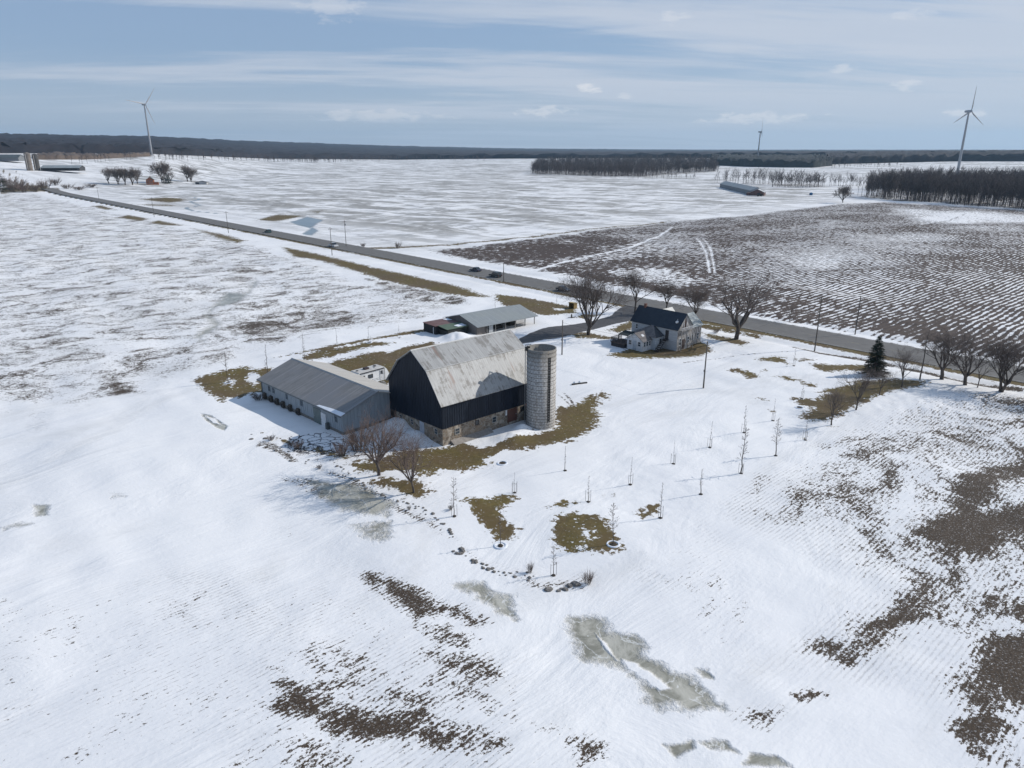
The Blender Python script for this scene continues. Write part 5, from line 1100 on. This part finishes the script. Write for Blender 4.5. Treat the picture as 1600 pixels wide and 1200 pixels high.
# ------------------------------------------------------------------ cars
def car(px, py, col, label, kind='sedan', flip=False, dark=(.02, .025, .03)):
    p = P(px, py); q = float(np.array(p[:2]) @ RN)
    t = thing(kind, label, 'pickup' if kind == 'pickup_truck' else 'car', (p[0], p[1], .06), math.atan2(RD[1], RD[0]) + (math.pi if flip else 0), 'vehicles driving on the road')
    pm = mat('paint_' + label.split()[0] + '_' + kind, col, .3, tuple(c * .9 for c in col), 1., spec=.6); gl = glass('car_glass', dark)
    L, W = (4.7, 1.82) if kind == 'sedan' else ((4.7, 1.92) if kind == 'suv' else (5.6, 2.0)); h = {'sedan': .78, 'suv': .98, 'pickup_truck': 1.05}[kind]; H = {'sedan': 1.45, 'suv': 1.78, 'pickup_truck': 1.9}[kind]
    x0, x1 = -L / 2, L / 2
    if kind == 'sedan': body = [(x0, .35), (x0, .80), (x0 + .15, h + .08), (x0 + .9, h + .10), (x1 - 1.3, h), (x1 - .15, h - .12), (x1, .55), (x1 - .05, .3)]; cab = [(x0 + .55, h + .05), (x0 + 1.25, H), (x1 - 2.2, H), (x1 - 1.3, h - .02)]
    elif kind == 'suv': body = [(x0, .4), (x0, h), (x0 + .1, h + .05), (x1 - 1.3, h + .02), (x1 - .1, h - .14), (x1, .6), (x1, .35)]; cab = [(x0 + .08, h), (x0 + .35, H), (x1 - 2.0, H), (x1 - 1.2, h - .02)]
    else: body = [(x0, .45), (x0, h), (x1 - 1.5, h + .05), (x1 - .1, h - .08), (x1, .65), (x1, .4)]; cab = [(x0 + 2.0, h), (x0 + 2.15, H), (x1 - 2.0, H), (x1 - 1.3, h + .0)]
    MB().prism(body, -W/2, W/2, 'y').build('body', pm, t)
    MB().prism(cab, -W/2 + .14, W/2 - .14, 'y').build('windows', gl, t)
    MB().box(cab[1][0] + .02, cab[2][0] - .02, -W/2 + .10, W/2 - .10, H - .03, H + .03).build('roof', pm, t)
    if kind == 'pickup_truck': MB().box(x0 + .1, x0 + 1.9, -W/2 + .12, W/2 - .12, h + .005, h + .03).build('bed', M['black'], t)
    for xx in (x0 + .9, x1 - .95):
        for s in (-1, 1):
            wh = MB().tube((xx, s * (W/2 - .2), .34), (xx, s * (W/2 + .01), .34), .34, n=16).build('wheel', M['black'], t); MB().tube((xx, s * (W/2 + .012), .34), (xx, s * (W/2 + .025), .34), .2, n=12).build('rim', M['steel'], wh)
    for s in (-1, 1):
        MB().box(x1 - .02, x1 + .02, s * W * .36 - .18, s * W * .36 + .18, .62, .76).build('headlight', M['white'], t); MB().box(x0 - .02, x0 + .02, s * W * .38 - .14, s * W * .38 + .14, .66, .8).build('taillight', mat('red_lens', (.25, .01, .01), .4), t)
car(419, 364, (.03, .10, .10), 'teal car farthest along the road', 'suv', True); car(521, 386, (.55, .56, .57), 'white pickup truck with dark windows behind the near pole', 'pickup_truck')
car(743, 424, (.035, .045, .075), 'blue grey sedan on the far lane ahead of the dark van-like car', 'sedan', True); car(774, 433, (.010, .022, .026), 'blackish green SUV following the blue grey sedan', 'suv', True); car(880, 455, (.010, .013, .028), 'midnight blue sedan passing the tan shelter', 'sedan')

# ------------------------------------------------------------------ wind turbines
def turbine(px, y_base, y_hub, D, blade, angs, yaw, label):
    """stands D metres away under the photo column; hub seen at y_hub"""
    a = (px - 800) / FPX; x, y = a * D * math.cos(PITCH), D; z0 = float(terr(x, y))
    k = (y_hub - 600) / FPX; s, c = math.sin(PITCH), math.cos(PITCH); Hh = -(y * s + k * y * c) / (c - k * s) + HC
    # column measured at hub height
    d = y * c - (Hh - HC) * s; x = a * d; z0 = float(terr(x, y))
    t = thing('wind_turbine', label, 'wind turbine', (x, y, z0), 0, 'wind turbines on the horizon'); h = Hh - z0
    wm = mat('shaded_turbine_white', (.30, .31, .33), .5, (.27, .28, .30))  # white turbine, its backlit shade put into the darker colour
    b = MB(); n = 8
    for i in range(n): b.tube((0, 0, h * i / n - (3 if i == 0 else 0)), (0, 0, h * (i + 1) / n), 2.1 - 1.0 * i / n, 2.1 - 1.0 * (i + 1) / n, 20, cap=False)
    b.build('tower', wm, t)
    fx, fy = math.cos(yaw), math.sin(yaw); f = np.array([fx, fy, 0]); sd_ = np.array([-fy, fx, 0]); hub = np.array([0, 0, h + 1.6])
    q = MB(); o = hub - f * 5.5
    m = q.tube(hub - f * 5.5, hub + f * 2.4, 1.6, 1.9, 12); q.build('nacelle', wm, t)
    hb = hub + f * 3.6; MB().tube(hub + f * 2.5, hub + f * 4.9, 1.7, .9, 14).build('hub', wm, t)
    for an in angs:
        d_ = sd_ * math.sin(an) + np.array([0, 0, math.cos(an)]); w_ = np.cross(d_, f)
        v = []; st = [(0, 1.0, .7), (.08, 1.0, .7), (.2, 1.9, .45), (.5, 1.2, .28), (.8, .75, .16), (1., .25, .06)]
        for u, cw, th in st:
            cpt = hb + d_ * (blade * u)
            v += [cpt - w_ * cw * .4 - f * 0, cpt + f * th, cpt + w_ * cw * .9, cpt - f * th]
        F = [(4 * i + k, 4 * i + (k + 1) % 4, 4 * i + 4 + (k + 1) % 4, 4 * i + 4 + k) for i in range(len(st) - 1) for k in range(4)] + [(0, 1, 2, 3), tuple(4 * len(st) - 4 + k for k in range(4))]
        MB().add(v, F).build('blade', wm, t)
turbine(1513.7, 256, 176, 1050, 33, [R(2), R(122), R(242)], R(-70), 'large wind turbine above the wood at the right')
turbine(225.5, 238, 164.5, 1440, 40, [R(38), R(158), R(278)], R(-30), 'pale wind turbine on the rise at the left')
turbine(1188, 243, 207, 2050, 36, [R(6), R(126), R(246)], R(-12), 'small distant wind turbine seen almost edge-on')

# ------------------------------------------------------------------ woods
def forest_tree_arrays(seed, H=20., n1=12, n2=8, rt=.22, tw=.055):
    rs = np.random.RandomState(seed); S = []
    top = np.array([rs.normal(0, .6), rs.normal(0, .6), H * .8]); S.append([0, 0, -1, *top, rt, rt * .35])
    for k in range(n1):
        f = rs.uniform(.35, 1.); p = top * f; an = rs.uniform(0, 6.28); e = rs.uniform(.9, 2.2); d = np.array([math.cos(an), math.sin(an), e]); d /= np.linalg.norm(d)
        ln = H * rs.uniform(.16, .34); q = p + d * ln; q[2] = min(q[2], H); S.append([*p, *q, rt * .38, tw])
        for j in range(n2):
            g_ = rs.uniform(.25, 1.); s = p + (q - p) * g_; e2 = d + rs.normal(0, .55, 3); e2 /= np.linalg.norm(e2); r = s + e2 * H * rs.uniform(.06, .14); S.append([*s, *r, tw, tw * .55])
    return np.array(S)
FT = [forest_tree_arrays(100 + i) for i in range(7)]
FM = [tube_mesh('woodland_tree', a, M['forest'], 3) for a in FT]
def forest_mass(name, pts, m, Hs, label, cat, seed=0, variants=FT, sides=3, thick=1.0):
    rs = np.random.RandomState(seed); out = []
    for (x, y), h in zip(pts, Hs):
        a = variants[rs.randint(len(variants))].copy(); an = rs.uniform(0, 6.28); c, s = math.cos(an), math.sin(an); k = h / 20.
        b = a.copy()
        for i in (0, 3): b[:, i] = (a[:, i] * c - a[:, i+1] * s) * k + x; b[:, i+1] = (a[:, i] * s + a[:, i+1] * c) * k + y
        z = float(terr(x, y)); b[:, 2] = a[:, 2] * k + z; b[:, 5] = a[:, 5] * k + z; b[:, 6:8] *= k * thick; out.append(b)
    me = tube_mesh(name, np.concatenate(out), m, sides); o = bpy.data.objects.new(name, me); C.objects.link(o); tag(o, label, cat, kind='stuff'); return o
def scatter(poly, n, seed):
    """random world points inside an outline given in world coordinates"""
    rs = np.random.RandomState(seed); p = np.array(poly); lo, hi = p.min(0), p.max(0); out = []
    while len(out) < n:
        q = rs.uniform(lo, hi, (n * 2, 2)); d = sdist(q[:, 0], q[:, 1], [tuple(a) for a in poly]); out += [tuple(a) for a in q[d > 0]]
    return out[:n]
def edge_trees(line, n, H, label, group, seed, jit=3., thick=1.0, cat='tree'):
    rs = np.random.RandomState(seed); pts = [P(*p) for p in line]; cum = np.concatenate([[0], np.cumsum([np.linalg.norm((b - a)[:2]) for a, b in zip(pts[:-1], pts[1:])])])
    for k in range(n):
        d = (k + rs.uniform(-.45, .45)) / n * cum[-1]; i = min(max(np.searchsorted(cum, d) - 1, 0), len(pts) - 2); f = (d - cum[i]) / (cum[i + 1] - cum[i]); p = pts[i] + (pts[i + 1] - pts[i]) * f
        x, y = p[0] + rs.normal(0, jit), p[1] + rs.normal(0, jit); h = H * rs.uniform(.62, 1.18) / 20.
        o = bpy.data.objects.new('woodland_tree', FM[rs.randint(len(FM))]); C.objects.link(o); o.location = (x, y, float(terr(x, y))); o.rotation_euler = (0, 0, rs.uniform(0, 6.28)); w = h * rs.uniform(.8, 1.2); o.scale = (w, w, h); tag(o, label, cat, group)
def WP(px, py): return tuple(P(px, py)[:2])
def beyond(p, d):
    v = np.array(p); v = v / np.linalg.norm(v); return tuple(np.array(p) + v * d)
# wood at the right, from about 520 m
e = [WP(1352, 309), WP(1420, 314), WP(1500, 320), WP(1600, 328), WP(1750, 338)]; b = [beyond(p, d) for p, d in zip(e, (180, 330, 420, 420, 420))]
pts = scatter(e + b[::-1], 1500, 7); pts += scatter(e + [beyond(p, 45) for p in e][::-1], 260, 8)
forest_mass('right_wood', pts, M['forest'], np.random.RandomState(1).uniform(13, 23, len(pts)), 'dense leafless wood filling the right edge below the turbine', 'wood', 1, thick=1.15)
edge_trees([(1345, 306), (1420, 313), (1500, 319), (1600, 327), (1660, 331)], 64, 19, 'bare trunk standing in the front row of the right-hand wood', 'front row trees of the right-hand wood', 3, 2.)
# middle wood
e = [WP(830, 272), WP(880, 273.5), WP(960, 276), WP(1010, 276), WP(1060, 270), WP(1122, 268)]; b = [WP(838, 256), WP(880, 254), WP(960, 253), WP(1010, 252), WP(1060, 252), WP(1122, 252)]
pts = scatter(e + b[::-1], 2600, 17) + scatter(e + [beyond(p, 60) for p in e][::-1], 300, 18)
forest_mass('middle_wood', pts, M['forest'], np.random.RandomState(2).uniform(10, 21, len(pts)), 'dark leafless wood in the centre of the far fields', 'wood', 2, thick=1.5)
edge_trees([(831, 272.5), (880, 274), (960, 277), (1008, 277)], 46, 17, 'slim bare tree in the front row of the central wood', 'front row trees of the central wood', 5, 3., 1.3)
edge_trees([(985, 279), (1040, 280), (1090, 280)], 40, 9, 'low tree in the hedgerow right of the central wood', 'hedgerow trees right of the central wood', 6, 3.)
# tree lines behind the long barn
edge_trees([(1122, 287), (1180, 287), (1230, 290), (1285, 292)], 92, 17, 'bare tree in the line behind the long grey barn', 'trees of the line behind the long barn', 8, 3.)
edge_trees([(1205, 292), (1240, 293), (1285, 292)], 70, 14, 'bare tree in the thick clump right behind the red barn end', 'trees of the clump behind the red barn end', 9, 5.)
edge_trees([(1296, 291), (1345, 291)], 32, 14, 'bare tree in the thin line left of the right-hand wood', 'trees of the thin line left of the right-hand wood', 10, 3.)
# hazier woods farther off: canopies with their own depth
def canopy(name, e, b, H, m, label, seed, step=9., var=5.):
    """a far-off wood as one rough canopy with sides"""
    e = np.array(e); b = np.array(b); n = max(8, int(np.linalg.norm(np.diff(e, axis=0), axis=1).sum() / step)); rows = max(4, int(np.linalg.norm(b - e, axis=1).mean() / (step * 2.2))); rows = min(rows, 60)
    f = np.linspace(0, len(e) - 1, n); E = np.stack([np.interp(f, range(len(e)), e[:, i]) for i in (0, 1)], 1); B = np.stack([np.interp(f, range(len(b)), b[:, i]) for i in (0, 1)], 1)
    rs = np.random.RandomState(seed); co = []
    g_ = np.concatenate([[0], np.linspace(0, 1, rows) ** 1.4, [1]])
    for r, t_ in enumerate(g_):
        q = E * (1 - t_) + B * t_; q = q + rs.normal(0, step * .22, q.shape) * (0 if r in (0, len(g_) - 1) else 1); z = terr(q[:, 0], q[:, 1])
        hh = np.zeros(n) - 2. if r in (0, len(g_) - 1) else H + rs.uniform(-var, var, n) + 3 * (vnoise(q[:, 0] / 60, q[:, 1] / 60, seed) - .5)
        co.append(np.stack([q[:, 0], q[:, 1], z + hh], 1))
    co = np.concatenate(co); i = np.arange(len(g_) - 1)[:, None] * n; j = np.arange(n - 1)[None, :]; fc = np.stack([i + j, i + j + 1, i + n + j + 1, i + n + j], -1).reshape(-1, 4)
    o = bpy.data.objects.new(name, raw_mesh(name, co, fc, m)); C.objects.link(o); tag(o, label, 'wood', kind='stuff'); return o
can = mat('far_canopy', (.012, .014, .021), .95, (.027, .025, .032), .03, lo=.3, hi=.7); con = mat('far_conifer_canopy', (.014, .020, .022), .95, (.028, .030, .033), .03)  # shade inside the leafless woods is put into the dark canopy colour
def ring(cols, r): return [tuple(np.array([(c - 800) / FPX * .95, 1.]) / np.hypot((c - 800) / FPX * .95, 1.) * rr) for c, rr in zip(cols, r)]
cols = list(range(-900, 2700, 60))
re_ = np.interp(cols, TX, TRE); rt_ = np.interp(cols, TX, TRT)
canopy('far_woodland', ring(cols, re_ + 40), ring(cols, rt_), 14, can, 'long band of dark leafless woodland along the whole horizon', 11, 14., 5.)
canopy('distant_woodland', ring(cols, np.minimum(rt_ * 1.2, 11500)), ring(cols, np.minimum(rt_ * 1.7, 15000)), 24, can, 'faint blue woodland on the farthest horizon', 12, 60., 4.)
canopy('conifer_wood', [WP(1112, 258), WP(1180, 261), WP(1270, 262), WP(1300, 259)], [WP(1112, 250), WP(1180, 250), WP(1270, 250.5), WP(1300, 251)], 13, con, 'dark evergreen wood beyond the long grey barn', 13, 7., 5.)
canopy('brown_wood', [WP(1290, 257), WP(1400, 254), WP(1500, 252), WP(1700, 252)], [WP(1290, 248), WP(1400, 247), WP(1500, 247), WP(1700, 247)], 15, can, 'brown leafless wood behind the large turbine', 14, 8., 5.)
canopy('left_hedge', [WP(60, 249.5), WP(150, 249), WP(235, 244)], [WP(60, 244.5), WP(150, 244), WP(235, 242.5)], 5, mat('brown_scrub', (.13, .10, .08), .95, (.08, .062, .055), .05), 'brown scrub strip behind the twin silos', 15, 5., 2.)
# scattered far trees between the fields and the horizon woods
rs = np.random.RandomState(33); pts = []
for (xa, ya, xb, yb, n) in ((340, 251, 420, 251, 40), (415, 253, 480, 253, 60), (480, 254, 560, 252, 70), (540, 252, 600, 251, 40), (600, 250, 760, 250.5, 90), (240, 249, 340, 250, 30), (1290, 262, 1400, 261, 30), (90, 258, 200, 250, 12)):
    for k in range(n):
        f = rs.rand(); p = P(xa + (xb - xa) * f, ya + (yb - ya) * f + rs.uniform(-.5, .5)); pts.append((p[0] + rs.normal(0, 5), p[1] + rs.normal(0, 15)))
forest_mass('far_field_trees', pts, M['forest'], rs.uniform(8, 17, len(pts)), 'scattered bare trees where the far fields meet the horizon woods', 'trees', 5, thick=1.6)

# ------------------------------------------------------------------ far farmsteads
def gable_box(t, W, L, he, hr, wm, rm, o=.4, windows=(), wall='wall'):
    MB().prism([(0, -.6), (0, he), (W/2, hr), (W, he), (W, -.6)], 0, L, 'y').build(wall, wm, t); s = (hr - he) / (W/2)
    MB().slab([(-o, -o, he - s*o + .15), (W/2, -o, hr + .15), (W/2, L + o, hr + .15), (-o, L + o, he - s*o + .15)], .13).build('roof', rm, t)
    MB().slab([(W/2 + .01, -o, hr + .15), (W + o, -o, he - s*o + .15), (W + o, L + o, he - s*o + .15), (W/2 + .01, L + o, hr + .15)], .13).build('roof', rm, t)
gw = mat('far_grey_wall', (.20, .21, .22), .8); gr = mat('far_grey_roof', (.30, .33, .34), .7, (.23, .26, .27), .3); dkw = mat('far_dark_wall', (.06, .06, .065)); red = mat('far_red_wall', (.16, .085, .075), .8, (.11, .07, .06), .5)
# long barn on the right field
a = P(1141, 293); b = P(1193, 305); d = b - a; L = float(np.linalg.norm(d[:2])); ang = math.atan2(d[1], d[0]) - math.pi / 2
t = thing('long_barn', 'long grey barn far off in the right-hand fields', 'barn', a, ang); gable_box(t, 12, L, 4.2, 7.0, gw, gr); MB().prism([(.2, 0), (.2, 4.1), (6, 6.8), (11.8, 4.1), (11.8, 0)], L + .02, L + .3, 'y').build('end_wall', mat('pale_end_wall', (.46, .48, .50)), t)
for k in range(10): MB().box(-.08, -.01, 4 + k * L / 11, 7 + k * L / 11, 1.2, 2.4).build('vent_opening', dkw, t)
t = thing('red_barn', 'small dull red barn against the end of the long grey barn', 'barn', P(1196, 305.5), ang - .4); gable_box(t, 12, 10, 3.4, 6., red, mat('far_pale_roof', (.50, .51, .52))); MB().box(3., 6., 10.02, 10.1, -.2, 2.8).build('door', dkw, t); MB().box(12.42, 16, 1, 9, -.3, 2.6).build('side_shed', red, t)
t = thing('parked_truck', 'dark truck parked at the end of the long grey barn', 'truck', P(1183, 307)); MB().box(0, 5, 0, 2, .5, 1.4).build('body', M['black'], t); MB().prism([(3, 1.41), (3.2, 2.2), (4.4, 2.2), (4.9, 1.41)], .1, 1.9, 'y').build('cab', M['black'], t)
for x in (1., 4.): MB().tube((x, -.05, .45), (x, 2.05, .45), .45, n=12).build('wheel', M['black'], t)
t = thing('blue_tank', 'bright blue round tank alone in the snow near the right wood', 'tank', P(1267, 305)); bm_ = mat('blue_tank_skin', (.015, .10, .22), .5); MB().tube((0, 0, -.2), (0, 0, 2.1), 1.5, 1.5, 20).build('body', bm_, t); MB().tube((0, 0, 2.11), (0, 0, 2.6), 1.5, .4, 20).build('lid', bm_, t)
ft(1317, 317, 290, 'fieldA', 'lone twin-stemmed bare tree in the snow before the right-hand wood', seed=71, trunk=.15, spread=1.1, r0=.35, stems=2, kids=(6, 5, 4, 3, 3), levels=3, tw=.05, name='field_tree')
# brick farmhouse on the left
t = thing('brick_house', 'orange brick house among bare trees at the far left', 'house', P(229, 289), R(20)); bk_ = mat('orange_brick', (.30, .11, .055), .9, (.24, .09, .05), .8)
gable_box(t, 8, 10, 5.6, 8.6, bk_, mat('dark_green_roof', (.03, .045, .04), .8), .4)
for x in (1.8, 4., 6.2):
    for z in (1., 3.7): window(t, ('y', 0, -1), x, z, 1., 1.4)
MB().box(8.01, 13, 1, 6, -.3, 2.8).build('side_wing', bk_, t); MB().slab([(8.45, .7, 3.4), (13.3, .7, 2.9), (13.3, 6.3, 2.9), (8.45, 6.3, 3.4)], .12).build('wing_roof', mat('snowy_wing_roof', (.45, .46, .48)), t); MB().box(3.6, 4.4, 9, 9.7, 7., 9.8).build('chimney', bk_, t)
for i, (px, py, top, lab) in enumerate(((170, 287, 262, 'leftmost bare tree of the group by the brick house'), (185, 288, 261, 'bare tree second from the left near the brick house'), (196, 289, 263, 'dark bare tree in the middle of the group by the brick house'), (207, 289, 262, 'bare tree fourth from the left near the brick house'), (215, 287, 264, 'bare tree just left of the brick house'), (254, 286, 252, 'tall bare tree directly right of the brick house'), (293, 284, 258, 'broad bare tree between the brick house and the small shed'), (299, 284, 261, 'slimmer bare tree beside the small shed'), (267, 284, 268, 'low bare tree between the tall and the broad ones'))):
    ft(px, py, top, 'fieldA' if i % 2 else 'fieldB', lab, seed=71 + (0 if i % 2 else 1), trunk=.2, spread=1.0, r0=.4, stems=2 if i % 2 else 1, kids=(6, 5, 4, 3, 3), levels=3, tw=.035, group='bare trees around the brick house', name='field_tree')
t = thing('small_shed', 'low white-sided shed right of the brick house trees', 'shed', P(305, 288), R(5)); gable_box(t, 14, 6, 2.4, 4.0, mat('far_white_wall', (.5, .5, .5)), dkw, .5); MB().box(1., 5., -.08, -.01, -.1, 2.1).build('door', dkw, t)
# twin silos, sheds and evergreens at the far left
sc_ = mat('far_silo_concrete', (.21, .18, .155), .9, (.14, .12, .105), .3)
for px, lab, c_, r_ in ((47, 'left tan concrete silo of the twin pair', sc_, 3.6), (59, 'right darker silo of the twin pair', mat('far_dark_silo', (.09, .085, .08), .9), 3.3)):
    p = P(px, 266.5); t = thing('twin_silo', lab, 'silo', p, 0, 'twin silos at the far left'); h = hpx(px, 266.5, 27 if r_ > 3.4 else 25); MB().tube((0, 0, -1), (0, 0, h), r_, r_, 24).build('wall', c_, t); MB().tube((0, 0, h + .01), (0, 0, h + 1.2), r_, .6, 24).build('cap', c_, t); MB().box(-.4, .4, -r_ - .5, -r_ + .05, 1, h - .5).build('chute', mat('far_chute', (.4, .37, .34)), t)
t = thing('low_barn', 'long low dark barn right of the twin silos', 'barn', P(74, 267.5), R(-92)); t.rotation_euler = (0, 0, R(-88)); L = px_width(100, 267, 58); t.location = tuple(P(74, 266)); gable_box(t, 14, L, 3.2, 6.2, dkw, gr); MB().box(13.98, 14.2, 3, L - 3, .4, 2.2).build('open_front', M['black'], t)
t = thing('grey_barn', 'grey roofed barn behind the silos at the left edge', 'barn', P(-4, 251), R(-88)); gable_box(t, 14, 38, 4, 8, gw, mat('dark_slate_roof', (.10, .12, .125), .7), .5); MB().box(15.98, 16.2, 5, 12, -.2, 4).build('door', dkw, t)
spruce('evergreen_tree', 4, 299, 268, 34, 'dark round evergreen cut by the left edge of the picture', 9); spruce('evergreen_tree', 262, 287, 270, 18, 'small dark evergreen beside the brick house', 10)
for i, (px, py, w, h) in enumerate(((22, 300, 22, 15), (38, 301, 22, 14), (54, 300, 20, 13), (70, 296, 20, 14), (88, 290, 18, 11), (30, 296, 24, 15), (105, 295, 18, 7), (125, 297, 20, 6), (142, 293, 20, 6), (12, 290, 24, 12))):
    shrub(px, py, w, h, 'brown leafless thicket around the far end of the road', 1 + i % 3, 'twig_red' if i % 2 else 'twig', name='thicket', group='thickets at the far end of the road')

# ------------------------------------------------------------------ air
def haze():
    hz = MB().box(-16000, 16000, -16000, 16000, -6, 420)
    hm = bpy.data.materials.new('thin_haze'); hm.use_nodes = True; w = NT(hm.node_tree); w.n.clear(); out = w.new('ShaderNodeOutputMaterial'); v = w.new('ShaderNodeVolumePrincipled')
    v.inputs['Color'].default_value = (.50, .76, 1., 1); v.inputs['Density'].default_value = HAZE; v.inputs['Anisotropy'].default_value = .2; w.l.new(v.outputs[0], out.inputs['Volume'])
    o = hz.build('haze', hm); o['kind'] = 'stuff'
HAZE = 5.5e-5
haze()
